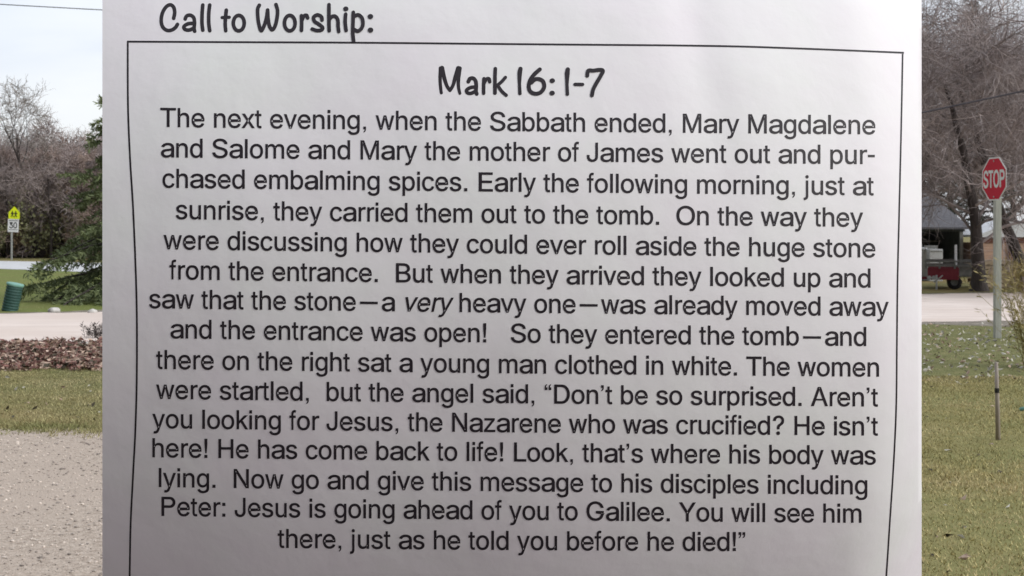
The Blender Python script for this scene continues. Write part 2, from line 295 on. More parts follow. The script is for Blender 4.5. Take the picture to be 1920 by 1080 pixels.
# letter outlines, thousandths of the type size
GLY = {r[0]: [[tuple(map(int, q.split(','))) for q in l.split()] for l in r[2:].split('|')] for r in '''! 67,160 63,509 132,509 128,160|98,-4 81,-1 66,9 56,24 52,41 56,58 66,73 81,83 98,86 116,83 130,73 140,58 143,41 140,24 130,9 116,-1
, 38,-119 68,71 137,71 84,-119
- 337,244 337,188 114,188 114,244
. 95,-4 78,-1 63,9 53,24 50,41 53,59 63,73 78,83 95,87 113,83 128,73 138,59 141,41 138,24 128,9 113,-1
0 227,-7 191,-3 158,7 130,24 105,48 85,77 69,113 60,144 53,178 49,214 48,254 49,294 53,330 60,364 69,395 85,431 106,461 130,484 159,502 191,512 227,516 262,512 295,502 323,484 348,461 368,431 384,395 393,364 400,330 404,294 405,254 404,214 400,178 393,144 384,113 368,77 348,48 323,24 295,7 263,-3|227,50 250,52 271,60 290,74 306,92 320,116 330,144 338,176 342,213 344,254 342,295 338,332 330,365 320,393 306,416 290,435 271,449 250,457 227,460 203,457 182,449 163,435 147,416 134,393 123,365 115,332 111,295 109,254 111,213 115,176 123,144 134,116 147,92 163,74 182,60 203,52
3 218,-7 188,-5 159,1 133,10 108,22 88,38 70,57 57,79 48,104 44,132 109,132 115,107 126,87 144,71 165,59 182,54 200,51 219,50 239,51 258,55 275,61 291,69 304,80 315,93 323,108 328,125 329,145 328,163 323,180 316,196 306,211 292,223 275,234 254,241 229,246 201,248 157,248 157,299 288,448 288,452 70,452 70,509 372,509 372,461 211,278 211,289 247,290 279,286 308,276 333,262 354,244 371,222 383,198 391,173 393,145 390,116 383,90 370,66 354,45 333,27 309,12 281,2 251,-5
: 95,-4 78,-1 63,9 53,24 50,41 53,59 63,73 78,83 95,87 113,83 128,73 138,59 141,41 138,24 128,9 113,-1|95,271 78,274 63,284 53,299 50,316 53,334 63,349 78,359 95,362 113,359 128,349 138,334 141,316 138,299 128,284 113,274
? 132,152 132,159 133,187 136,211 141,230 153,252 168,269 187,284 209,298 223,309 236,321 247,334 255,349 260,365 262,384 259,406 250,425 237,441 220,452 200,459 178,462 157,459 137,453 120,441 106,425 96,404 92,378 27,378 30,406 38,430 49,452 64,471 82,487 103,499 126,508 151,514 178,516 206,514 232,508 255,498 275,486 292,470 306,451 316,430 322,407 324,382 322,356 316,332 306,311 292,292 275,276 254,261 235,248 219,235 207,221 200,205 195,185 194,158 194,152|164,-4 146,-1 131,9 121,24 118,41 121,58 131,73 146,83 164,86 181,83 196,73 206,58 209,41 206,24 196,9 181,-1
A 16,0 201,509 276,509 463,0 395,0 287,302 280,323 272,346 264,372 255,402 244,438 232,478 245,478 233,437 222,402 213,371 204,345 197,322 191,302 85,0|110,142 110,199 370,199 370,142
B 60,0 60,509 241,509 274,507 304,501 329,491 350,477 367,461 381,442 390,421 396,398 398,374 397,353 393,336 387,320 373,301 356,286 336,275 315,267 315,262 331,260 347,254 363,245 378,234 391,220 402,203 411,184 416,161 418,136 416,111 410,88 400,67 386,48 368,31 344,18 317,8 284,2 247,0|125,57 245,57 281,60 309,67 330,80 344,96 353,115 355,137 352,161 342,184 333,197 320,209 306,218 289,225 269,229 248,231 125,231|125,285 238,285 256,287 273,290 288,296 308,309 323,326 333,348 336,372 333,393 326,412 313,429 294,442 270,449 240,452 125,452
D 219,0 96,0 96,57 215,57 254,60 288,68 318,81 343,99 363,122 379,149 390,181 397,216 399,255 397,294 390,329 379,361 364,388 344,410 320,428 291,441 258,449 221,452 93,452 93,509 225,509 261,507 294,501 325,492 353,478 385,455 412,426 433,391 446,361 455,329 460,293 462,255 460,217 455,181 446,149 433,119 417,92 398,68 376,48 351,31 322,17 291,8 256,2|125,509 125,0 60,0 60,509
E 60,0 60,509 372,509 372,452 125,452 125,286 355,286 355,229 125,229 125,57 375,57 375,0
G 269,-7 236,-5 205,1 176,11 149,25 125,43 104,64 85,88 69,116 57,146 47,179 42,215 40,254 42,293 47,329 57,362 69,393 85,421 103,445 125,466 149,484 175,498 203,508 233,514 265,516 291,514 316,510 340,504 363,494 384,483 403,469 421,453 436,436 449,416 460,395 468,373 474,349 408,349 399,372 387,393 373,411 356,427 337,439 315,448 300,453 283,455 265,456 236,453 209,445 183,432 160,414 141,392 125,364 113,332 106,295 103,254 106,213 113,177 125,145 141,117 161,95 184,76 210,63 238,56 269,53 296,55 322,61 345,71 365,85 382,102 396,123 407,147 413,173 415,202 434,199 283,199 283,256 478,256 478,200 475,160 466,124 451,91 431,62 406,38 377,19 344,5 308,-4
H 60,0 60,509 125,509 125,289 392,289 392,509 457,509 457,0 392,0 392,232 125,232 125,0
J 185,-7 143,-2 106,11 75,33 57,55 44,81 36,111 33,145 33,173 98,173 98,145 100,117 108,93 122,74 139,61 160,53 185,50 209,53 230,61 248,74 261,93 269,117 272,145 272,509 336,509 336,145 334,111 326,81 313,55 294,33 263,11 227,-2
L 60,0 60,509 125,509 125,57 361,57 361,0
M 60,0 60,509 152,509 277,187 282,174 287,159 299,123 305,103 311,84 317,65 322,49 307,49 318,83 330,121 336,140 342,158 348,174 352,187 476,509 568,509 568,0 504,0 504,291 504,327 505,347 505,369 506,413 507,457 513,457 508,441 503,425 498,409 482,363 474,341 467,322 461,305 456,291 342,0 286,0 170,291 165,304 159,321 145,361 137,384 129,408 124,424 118,441 112,457 119,457 120,416 121,372 122,328 122,309 122,291 122,0
N 60,0 60,509 136,509 343,183 352,169 363,151 371,137 379,122 388,107 396,90 405,73 414,55 405,54 403,72 402,90 401,108 400,134 399,157 399,195 399,509 463,509 463,0 387,0 202,290 190,310 177,331 168,346 159,363 148,381 108,452 119,454 122,384 123,363 124,345 124,328 125,307 125,291 125,0
O 267,-7 235,-5 205,1 177,11 150,25 126,42 105,63 86,88 70,115 57,146 48,179 42,215 40,254 42,293 48,329 57,362 70,393 86,421 105,445 126,466 150,484 177,498 205,508 235,514 267,516 299,514 329,508 357,498 384,484 408,466 429,445 448,421 464,393 477,362 486,329 491,293 493,254 491,215 486,179 477,146 464,115 448,88 429,63 408,42 384,25 357,11 329,1 299,-5|267,53 296,55 324,63 349,76 372,94 392,116 408,144 420,176 428,213 430,254 428,295 420,332 408,365 392,392 372,415 349,433 324,446 296,453 267,456 237,453 210,445 184,433 161,415 142,392 125,364 113,332 106,295 103,254 106,213 113,176 125,144 142,117 161,94 184,76 210,63 237,55
P 60,0 60,509 235,509 272,506 305,499 332,487 356,471 375,452 390,430 400,404 407,377 409,348 407,318 400,291 390,265 375,243 356,223 332,207 305,195 272,188 235,186 109,186 109,242 233,242 257,244 279,248 297,256 312,266 324,279 333,294 339,310 343,328 344,348 343,367 339,385 333,402 324,416 312,428 297,439 279,446 257,451 232,452 125,452 125,0
S 224,-9 188,-7 156,-1 128,9 102,23 81,40 64,60 51,83 42,109 38,137 104,137 108,118 114,102 123,88 136,76 150,66 166,59 185,53 204,50 224,49 246,50 267,54 286,60 303,69 317,79 329,92 338,106 344,122 346,139 342,161 332,179 316,193 296,205 280,211 263,217 245,222 184,239 145,253 112,269 86,289 67,313 56,341 52,372 54,400 62,425 75,448 92,468 113,484 138,498 165,508 195,514 227,516 259,514 289,508 316,498 340,484 360,468 377,449 390,427 398,403 401,378 337,378 332,402 320,421 302,437 280,449 254,456 225,459 204,457 185,454 167,448 145,435 129,418 118,398 115,376 119,352 131,334 148,319 169,308 191,300 212,293 264,279 287,272 312,264 328,256 344,248 359,238 372,226 384,213 395,198 402,180 407,161 408,139 406,112 399,87 386,64 370,43 349,25 323,11 294,0 261,-7
T 32,452 32,509 417,509 417,452 257,452 257,0 193,0 193,452
Y 203,0 203,208 16,509 91,509 192,344 203,327 213,309 222,292 231,274 240,254 250,230 224,230 233,254 242,275 251,293 260,310 270,327 280,344 381,509 455,509 268,208 268,0
a 160,-9 137,-7 115,-3 94,5 76,15 60,29 48,45 38,63 32,84 30,108 32,128 36,146 43,161 58,179 78,193 92,200 108,206 125,211 143,214 161,217 178,220 200,223 218,225 234,227 252,230 265,235 273,243 276,255 276,257 273,279 267,297 256,311 240,322 220,329 196,331 171,329 149,322 132,313 118,301 107,288 100,274 41,291 51,313 64,331 79,346 95,358 114,368 133,375 153,380 173,383 194,384 215,383 239,379 255,375 271,369 286,360 300,350 312,336 322,320 330,301 335,278 337,251 337,0 277,0 277,52 272,52 264,38 252,25 236,12 215,1 199,-4 181,-7|170,45 192,47 211,51 228,59 248,74 263,93 272,115 276,138 276,190 270,186 259,182 246,179 231,176 216,173 200,171 175,168 154,164 134,159 117,150 103,139 95,124 92,105 94,87 102,72 114,61 130,52 149,47
b 229,-8 208,-7 189,-3 172,4 153,17 138,31 127,46 118,59 112,59 112,0 53,0 53,509 114,509 114,319 118,319 127,331 137,346 152,360 171,373 188,379 207,383 229,384 259,382 287,374 313,361 335,342 354,320 370,293 381,261 388,227 390,189 388,151 381,116 370,84 355,57 336,34 313,16 288,3 260,-6|220,47 242,49 262,55 279,66 294,80 306,97 316,117 323,139 327,163 328,189 327,215 323,239 316,261 307,281 295,298 280,311 262,322 243,328 220,330 198,328 178,322 161,312 147,299 134,282 125,263 118,241 114,216 113,189 114,162 118,138 125,115 135,95 147,78 162,65 179,55 198,49
c 207,-8 174,-5 144,3 117,16 93,35 72,58 56,85 44,116 37,150 34,187 37,225 44,260 56,291 72,318 93,341 117,360 144,374 174,382 207,384 226,384 243,381 260,377 284,368 305,356 324,341 340,322 349,308 356,293 362,277 303,262 298,276 290,289 281,301 270,311 257,319 242,325 226,329 207,330 184,328 163,321 145,310 130,296 118,278 108,258 102,236 98,212 96,187 98,163 102,139 108,117 118,97 130,80 145,66 163,55 184,49 207,46 226,48 243,52 258,58 271,66 282,76 292,89 299,102 304,117 363,102 357,86 350,70 341,56 325,37 306,21 292,12 277,5 261,-1 244,-5 226,-7
d 195,-8 165,-6 137,3 111,16 89,34 70,57 55,84 43,116 36,151 34,189 36,227 43,261 55,293 70,320 89,342 112,361 137,374 165,382 196,384 218,383 237,379 253,373 272,360 287,346 298,331 306,319 311,319 311,509 372,509 372,0 313,0 313,59 307,59 298,46 287,31 272,17 252,4 236,-3 217,-7|205,47 226,49 246,55 263,65 278,78 290,95 299,115 306,138 310,162 312,189 310,216 306,241 300,263 290,282 278,299 263,312 246,322 227,328 205,330 182,328 162,322 145,311 130,298 118,281 108,261 102,239 98,215 96,189 98,163 102,139 109,117 118,97 130,80 145,66 162,55 182,49
e 212,-8 177,-5 145,3 117,16 92,35 72,58 56,85 44,116 37,150 34,187 36,224 44,258 55,290 71,317 91,340 115,359 142,373 172,382 205,384 226,383 246,380 266,374 285,366 303,355 319,341 334,324 347,305 357,282 365,256 370,227 371,194 371,169 75,169 75,221 338,221 310,202 308,226 304,248 298,269 288,286 277,301 263,314 246,323 227,328 205,330 183,328 164,323 146,313 131,301 119,286 109,270 102,251 97,231 96,211 96,178 98,151 102,127 110,106 121,88 135,73 151,61 169,53 190,48 212,46 234,48 254,53 271,61 285,73 297,88 306,105 365,91 358,72 348,55 335,39 320,26 302,14 283,4 261,-3 237,-7
f 228,379 228,327 6,327 6,379|81,0 81,432 82,452 87,470 96,486 107,499 120,510 135,519 152,525 169,529 187,530 207,529 222,527 234,524 243,521 227,468 222,470 215,472 206,473 195,474 171,470 154,460 145,443 142,419 142,0
g 207,-151 180,-149 156,-146 134,-140 114,-132 97,-122 82,-110 70,-97 59,-84 51,-69 101,-41 110,-53 122,-66 136,-78 154,-88 169,-93 187,-96 207,-97 236,-95 261,-87 282,-75 298,-58 308,-34 311,-6 311,68 306,68 298,56 287,41 272,28 252,16 236,10 217,6 195,5 165,7 138,14 113,27 90,43 71,65 55,90 43,120 36,154 34,191 36,229 43,263 55,293 71,320 90,342 112,361 138,374 166,382 196,384 218,383 237,379 253,373 273,360 288,346 299,331 308,319 313,319 313,379 372,379 372,-9 370,-40 363,-67 350,-90 334,-109 314,-124 291,-136 265,-144 237,-149|205,59 227,61 246,66 264,75 278,87 290,103 300,121 307,142 311,166 312,193 311,219 307,242 300,264 291,283 279,299 264,312 247,322 227,328 205,330 182,328 163,322 145,312 130,298 118,282 109,262 102,241 98,218 96,193 98,167 102,144 109,123 118,104 131,88 145,76 163,66 183,61
h 114,227 114,0 53,0 53,509 114,509 114,287 102,287 116,319 132,344 152,362 175,374 200,382 227,384 252,383 275,377 295,369 313,356 328,340 341,321 350,298 355,271 357,240 357,0 296,0 296,235 293,263 286,286 273,304 256,318 235,326 210,329 192,328 176,324 161,317 141,303 126,283 119,266 115,248
i 53,0 53,379 114,379 114,0|84,443 67,446 54,455 44,468 41,483 44,499 54,512 67,521 84,524 100,521 114,512 123,499 126,483 123,468 114,455 100,446
j 53,379 114,379 114,-30 112,-52 108,-72 102,-90 92,-106 80,-119 65,-129 47,-137 27,-141 4,-143 -10,-143 -10,-87 2,-87 25,-83 40,-72 50,-54 53,-29|83,443 67,446 53,455 44,468 41,483 44,499 53,512 67,521 83,524 100,521 114,512 123,499 126,483 123,468 114,455 100,446
k 110,137 110,212 121,212 284,379 360,379 184,199 177,199|53,0 53,509 114,509 114,0|294,0 148,186 191,229 372,0
l 139,-2 112,0 91,8 74,20 62,37 55,59 53,84 53,509 114,509 114,99 115,77 120,62 130,54 146,52 154,52 160,53 165,53 170,54 181,3 172,1 162,-1 151,-2
m 53,0 53,379 112,379 112,295 108,295 114,314 122,331 132,346 151,363 172,376 195,384 219,386 245,383 268,375 287,361 303,342 314,320 321,295 312,295 318,312 326,329 337,343 350,356 364,366 381,375 398,381 417,385 437,386 458,385 478,380 497,372 514,361 529,346 541,328 550,307 555,283 557,255 557,0 496,0 496,254 493,279 485,298 473,313 456,323 438,329 419,330 395,328 374,320 358,307 345,290 338,270 335,247 335,0 274,0 274,260 272,280 265,297 253,311 238,322 220,328 199,330 178,328 158,320 140,307 126,289 119,274 115,257 114,238 114,0
n 114,227 114,0 53,0 53,379 112,379 112,287 102,287 116,319 132,344 152,362 175,374 200,382 227,384 252,383 275,377 295,369 313,356 328,340 341,321 350,298 355,271 357,240 357,0 296,0 296,235 293,263 286,286 273,304 256,318 235,326 210,329 192,328 176,324 161,317 141,303 126,283 119,266 115,248
o 207,-8 174,-5 144,3 117,16 93,35 72,58 56,85 44,116 37,150 34,187 37,225 44,260 56,291 72,318 93,341 117,360 144,374 174,382 207,384 241,382 271,374 299,360 323,341 343,318 359,291 371,260 379,225 381,187 379,150 371,116 359,85 343,58 323,35 299,16 271,3 241,-5|207,46 231,49 252,55 270,66 285,80 298,97 307,117 314,139 318,163 319,187 318,212 314,236 307,258 298,278 285,296 270,310 252,321 231,328 207,330 184,328 163,321 145,310 130,296 118,278 108,258 102,236 98,212 96,187 98,163 102,139 108,117 118,97 130,80 145,66 163,55 184,49
p 53,-143 53,379 112,379 112,319 118,319 126,331 137,346 152,360 171,373 188,379 207,383 229,384 259,382 287,374 313,361 335,342 354,320 370,293 381,261 388,227 390,189 388,151 381,116 370,84 355,57 336,34 313,16 288,3 260,-6 229,-8 208,-7 189,-3 173,4 153,17 138,31 127,46 118,59 114,59 114,-143|220,47 242,49 262,55 279,66 294,80 306,97 316,117 323,139 327,163 328,189 327,215 323,239 316,261 307,281 295,298 280,311 262,322 243,328 220,330 198,328 178,322 161,312 147,299 134,282 125,263 118,241 114,216 113,189 114,162 118,138 125,115 135,95 147,78 162,65 179,55 198,49
r 53,0 53,379 112,379 112,321 115,321 124,339 137,354 152,367 171,377 191,383 213,385 221,385 229,384 243,384 243,322 239,323 230,324 219,325 207,326 182,323 159,315 140,301 126,284 117,262 114,237 114,0
s 182,-8 157,-7 133,-3 112,3 93,12 76,24 62,38 50,54 41,73 36,94 94,107 101,87 111,72 124,60 141,52 160,47 181,45 206,47 227,53 244,62 262,81 268,103 265,121 254,136 237,147 212,155 149,170 118,180 92,192 72,208 58,227 50,249 47,274 49,295 55,314 65,332 79,347 95,360 115,370 137,378 161,383 187,384 212,383 234,379 254,372 271,363 286,352 299,339 309,324 318,308 324,290 268,277 258,298 243,316 228,325 210,331 187,333 166,331 147,326 131,317 114,299 109,277 112,258 124,243 136,235 152,229 172,223 229,209 261,200 287,187 306,171 320,153 328,131 331,107 329,85 323,65 312,47 298,31 281,18 260,6 236,-2 210,-7
t 204,379 204,327 6,327 6,379|65,471 126,471 126,98 128,76 136,61 150,53 170,50 177,50 185,51 194,52 202,54 213,2 203,-1 192,-3 180,-4 168,-4 138,-1 113,7 92,21 77,41 68,64 65,93
u 182,-5 158,-3 135,2 115,11 97,23 82,39 69,59 60,82 54,109 53,139 53,379 114,379 114,144 116,117 124,94 137,75 154,61 175,53 200,50 218,51 234,55 249,62 268,77 283,97 290,113 295,132 296,153 296,379 357,379 357,0 298,0 298,92 307,92 294,60 277,35 257,17 234,5 209,-3
v 163,0 17,379 84,379 165,155 173,132 180,110 187,87 193,64 199,42 206,21 184,21 191,42 197,64 203,87 209,110 216,132 224,155 305,379 371,379 226,0
w 138,0 23,379 87,379 133,214 140,190 147,164 154,137 161,107 168,75 175,41 165,41 172,74 179,105 186,135 192,163 199,189 206,214 252,379 316,379 362,214 368,189 375,163 382,136 388,106 395,75 402,41 391,41 399,75 406,106 413,135 420,163 427,189 434,214 480,379 545,379 429,0 368,0 319,172 305,225 300,243 295,262 291,280 277,338 291,338 277,280 272,262 267,243 263,225 258,207 253,189 248,172 199,0
x 21,0 171,218 171,171 29,379 100,379 147,306 159,287 170,270 179,253 188,237 198,221 207,206 175,206 185,221 194,237 202,253 211,270 222,287 233,306 282,379 352,379 209,169 209,214 358,0 287,0 231,85 219,103 209,120 200,136 191,152 182,167 173,182 205,182 195,167 187,152 178,136 170,120 160,103 148,85 91,0
y 47,-139 61,-86 71,-87 88,-90 104,-89 118,-84 130,-74 141,-58 151,-36 163,-1 17,379 84,379 165,155 173,132 180,109 187,87 193,64 199,42 206,21 184,21 190,42 196,64 202,87 209,110 216,132 224,155 305,379 371,379 204,-58 196,-77 187,-93 177,-107 159,-124 139,-136 117,-143 91,-145 77,-145 65,-143 54,-141
z 42,0 42,46 254,320 254,323 48,323 48,379 333,379 333,331 126,60 126,56 339,56 339,0
— 699,244 699,188 0,188 0,244
’ 52,318 82,509 151,509 98,318
“ 52,318 104,509 151,509 121,318|175,318 228,509 274,509 244,318
” 52,318 82,509 151,509 98,318|175,318 205,509 274,509 222,318'''.split('\n')}

# ------------------------------------------------------------------ the printed page on its two stakes
AX, AZ, ZC = 0.13, 0.50, 1.49
def depth(x, z):
    """curled sheet: distance ahead of the camera at sheet position x, z"""
    d = 2.5 + (AX if x < 0 else 0.23) * x * x + AZ * (z - ZC) ** 2
    d += 0.006 * math.sin(3.1 * x + 1.7 * z) + 0.004 * math.sin(5.3 * z - 2.2 * x + 1.0)
    d += 0.0016 * math.sin(11 * x + 4.0 * z + 2 * math.sin(3 * z)) + 0.0011 * math.sin(17 * z - 6 * x + 1.5 * math.sin(5 * x))
    # a soft fold near the upper right and a rolled right margin
    u = (x - 0.385) + 0.12 * (z - 2.0)
    d += 0.007 * math.exp(-(u / 0.055) ** 2) * max(0.0, min(1.0, (z - 1.55) / 0.3))
    if x > 0.72: d += 2.2 * (x - 0.72) ** 2
    return d
def on_page(px, py, off=0.0):
    s = (px - 960) / FPX; t = (py - HOR) / FPX
    y = 2.55
    for _ in range(8): y = depth(s * y, EYE - t * y)
    y -= off
    return (s * y, y, EYE - t * y)
page = empty('printed_page', (0, 2.52, 0), label='large white page of printed bible verses headed Call to Worship, in front of everything', cat='printed page')
nx, nz = 190, 220
V = []; F = []
for back in (0, 0.004):
    for j in range(nz + 1):
        z = 0.28 + (2.32 - 0.28) * j / nz
        for i in range(nx + 1):
            s = -0.32 + 0.64 * i / nx
            y = 2.55
            for _ in range(8): y = depth(s * y, z)
            V.append((s * y, y + back - 2.52, z))
def vid(b, i, j): return b * (nx + 1) * (nz + 1) + j * (nx + 1) + i
for j in range(nz):
    for i in range(nx):
        F.append((vid(0, i, j), vid(0, i + 1, j), vid(0, i + 1, j + 1), vid(0, i, j + 1)))
        F.append((vid(1, i, j), vid(1, i, j + 1), vid(1, i + 1, j + 1), vid(1, i + 1, j)))
for i in range(nx):
    F.append((vid(0, i, 0), vid(1, i, 0), vid(1, i + 1, 0), vid(0, i + 1, 0)))
    F.append((vid(0, i, nz), vid(0, i + 1, nz), vid(1, i + 1, nz), vid(1, i, nz)))
for j in range(nz):
    F.append((vid(0, 0, j), vid(0, 0, j + 1), vid(1, 0, j + 1), vid(1, 0, j)))
    F.append((vid(0, nx, j), vid(1, nx, j), vid(1, nx, j + 1), vid(0, nx, j + 1)))
mb = MB(); mb.add(V, F); psh = mb.build('paper_sheet', M_paper, page, smooth=True); psh.data.set_sharp_from_angle(angle=R(50))

def flat_build(name, glyphs, off):
    """fills each letter's closed outlines (pixels of the page) and lays the ink on the sheet"""
    mb = MB()
    for i, loops in enumerate(glyphs):
        cu = bpy.data.curves.new(name, 'CURVE'); cu.dimensions = '2D'; cu.fill_mode = 'FRONT'
        cu.offset = 0.0 if len(loops[0]) == 11 else 0.4      # slightly heavy print (the z is drawn heavy already)
        for lp in loops:
            sp = cu.splines.new('POLY'); sp.points.add(len(lp) - 1)
            for p, (x, y) in zip(sp.points, lp): p.co = (x, -y, 0, 1)
            sp.use_cyclic_u = True
        tmp = bpy.data.objects.new(name, cu)
        me = tmp.to_mesh()
        V = [on_page(v.co.x, -v.co.y, off + 0.00008 * (i % 2)) for v in me.vertices]
        mb.add([(x, y - 2.52, z) for x, y, z in V], [tuple(p.vertices) for p in me.polygons])
        tmp.to_mesh_clear(); bpy.data.objects.remove(tmp); bpy.data.curves.remove(cu)
    return mb.build(name, M_ink, page)

ADV = dict(zip('abcdefghijklmnopqrstuvwxyz', [556, 556, 500, 556, 556, 278, 556, 556, 222, 222, 500, 222, 833, 556, 556, 556, 556, 333, 500, 278, 556, 500, 722, 500, 500, 500]))
ADV.update(dict(A=667, B=667, D=722, E=667, G=778, H=722, J=500, L=556, M=833, N=722, O=778, P=667, S=667, T=611, W=944, Y=667))
ADV.update({' ': 278, ',': 278, '.': 278, ':': 278, '!': 278, '?': 556, '“': 333, '”': 333, '’': 222, '-': 333, '—': 960})
BOX = dict(a=(36, 530), b=(58, 517), c=(30, 477), d=(35, 499), e=(40, 516), f=(14, 262), g=(40, 499), h=(65, 491), i=(67, 155), j=(-16, 155), k=(67, 501),
           l=(67, 155), m=(65, 769), n=(65, 491), o=(35, 521), p=(58, 517), r=(77, 332), s=(32, 464), t=(14, 257), u=(68, 489), v=(8, 492), w=(14, 709),
           x=(11, 490), y=(11, 489), z=(31, 469), A=(14, 654), B=(74, 627), D=(81, 674), E=(86, 616), G=(48, 709), H=(77, 646), J=(17, 428), L=(76, 537), M=(73, 761),
           N=(76, 646), O=(39, 739), P=(86, 622), S=(49, 620), T=(14, 597), Y=(14, 653))
BOX.update({',': (87, 191), '.': (87, 191), ':': (87, 191), '!': (90, 187), '?': (77, 492), '“': (38, 307), '”': (26, 295), '’': (53, 157), '-': (44, 289), '—': (140, 820)})
def arc(cx, cy, rx, ry, n=12): return [(cx + rx * math.sin(a), cy + ry * math.cos(a)) for a in np.linspace(0, math.pi, n)]
def rect(x0, x1, y0, y1): return [(x0, y0), (x0, y1), (x1, y1), (x1, y0)]
def quote(x, y, k=1.0, flip=False):
    P = [(0, 104), (104, 104), (104, -10), (90, -65), (55, -108), (12, -125), (12, -88), (40, -65), (52, -20), (52, 0), (0, 0)]
    if flip: P = [(104 - a, -21 - b) for a, b in P]
    return [(x + a * k, y + b) for a, b in P]
OWN = {'z': [[(28, -4), (28, 70), (325, 440), (44, 440), (44, 528), (452, 528), (452, 456), (152, 84), (300, 84), (472, 84), (472, -4)]],
       'l': [rect(66, 156, 0, 718)], 'i': [rect(66, 156, 0, 523), rect(66, 156, 612, 718)], '.': [rect(87, 191, 0, 104)],
       ':': [rect(87, 191, 0, 104), rect(87, 191, 412, 516)], '!': [rect(87, 191, 0, 104), [(118, 178), (90, 520), (90, 718), (190, 718), (190, 520), (162, 178)]],
       'D': [[(81, 0), (81, 718)] + arc(385, 359, 289, 359), [(176, 81), (176, 637)] + arc(365, 359, 212, 278)],
       'P': [[(86, 0), (86, 718)] + arc(420, 514, 202, 204) + [(181, 310), (181, 0)], [(181, 391), (181, 637)] + arc(405, 514, 118, 123)],
       'k': [[(67, 0), (67, 718), (153, 718), (153, 302), (370, 523), (480, 523), (285, 335), (501, 0), (398, 0), (223, 273), (153, 205), (153, 0)]],
       '’': [quote(53, 614)], ',': [quote(87, 0)], '“': [quote(38, 635, 1, True), quote(190, 635, 1, True)], '”': [quote(26, 614), quote(178, 614)]}
def glyph(c):
    if c in OWN: return OWN[c]
    lo = GLY[c]; xs = [q[0] for l in lo for q in l]; x0, x1 = min(xs), max(xs)
    b = BOX[c]; k = (b[1] - b[0]) / (x1 - x0)
    ky = 718 / 509
    return [[(b[0] + (x - x0) * k, y * ky) for x, y in l] for l in lo]
def text_line(text, x0, x1, base, em, name, lean=0.0, bend=0.0):
    """base = baseline rows at the left and right ends; *word* is set in italics"""
    items = []; pen = 0; it = False
    for c in text:
        if c == '*': it = not it; continue
        if c != ' ': items.append((c, pen, it))
        pen += ADV[c]
    l0 = BOX[items[0][0]][0]; c, p, _ = items[-1]; l1 = p + BOX[c][1]
    k = (x1 - x0) / (l1 - l0)
    loops = []
    for c, p, it in items:
        loops.append([])
        for lp in glyph(c):
            q = []
            for gx, gy in lp:
                if it: gx += gy * 0.21
                x = x0 + (p + gx - l0) * k
                u = (x - x0) / (x1 - x0)
                y = base[0] + (base[1] - base[0]) * u + bend * 4 * u * (1 - u) - gy * em / 1000
                q.append((x - lean * gy * em / 1000, y))
            loops[-1].append(q)
    return flat_build(name, loops, 0.0007)
LINES = [
    ('The next evening, when the Sabbath ended, Mary Magdalene', 301, 1641, (237.5, 251.5), 1.0),
    ('and Salome and Mary the mother of James went out and pur-', 302, 1640, (294.5, 307.5), 0.5),
    ('chased embalming spices. Early the following morning, just at', 305, 1638, (351.5, 366), 0.5),
    ('sunrise, they carried them out to the tomb.  On the way they', 330, 1618, (410.5, 425), 0.5),
    ('were discussing how they could ever roll aside the huge stone', 307, 1641, (467, 482.5), 0.5),
    ('from the entrance.  But when they arrived they looked up and', 318, 1632, (523.5, 539), 0.5),
    ('saw that the stone—a *very* heavy one—was already moved away', 280, 1666, (577.5, 592.5), 1.0),
    ('and the entrance was open!   So they entered the tomb—and', 320, 1624, (634, 648.5), 1.0),
    ('there on the right sat a young man clothed in white. The women', 293, 1648, (691.5, 706), 1.0),
    ('were startled,  but the angel said, “Don’t be so surprised. Aren’t', 293, 1646, (747.5, 762), 1.0),
    ('you looking for Jesus, the Nazarene who was crucified? He isn’t', 286, 1646, (802.5, 816.5), 1.0),
    ('here! He has come back to life! Look, that’s where his body was', 286, 1642, (857, 871), 1.0),
    ('lying.  Now go and give this message to his disciples including', 298, 1626, (913, 927), 1.0),
    ('Peter: Jesus is going ahead of you to Galilee. You will see him', 303, 1615, (967, 980), 1.0),
    ('there, just as he told you before he died!”', 521, 1398, (1027, 1033), 1.0),
]
for txt, x0, x1, b, bend in LINES:
    text_line(txt, x0, x1, b, 49.0, 'verse_line', 0.0, bend)

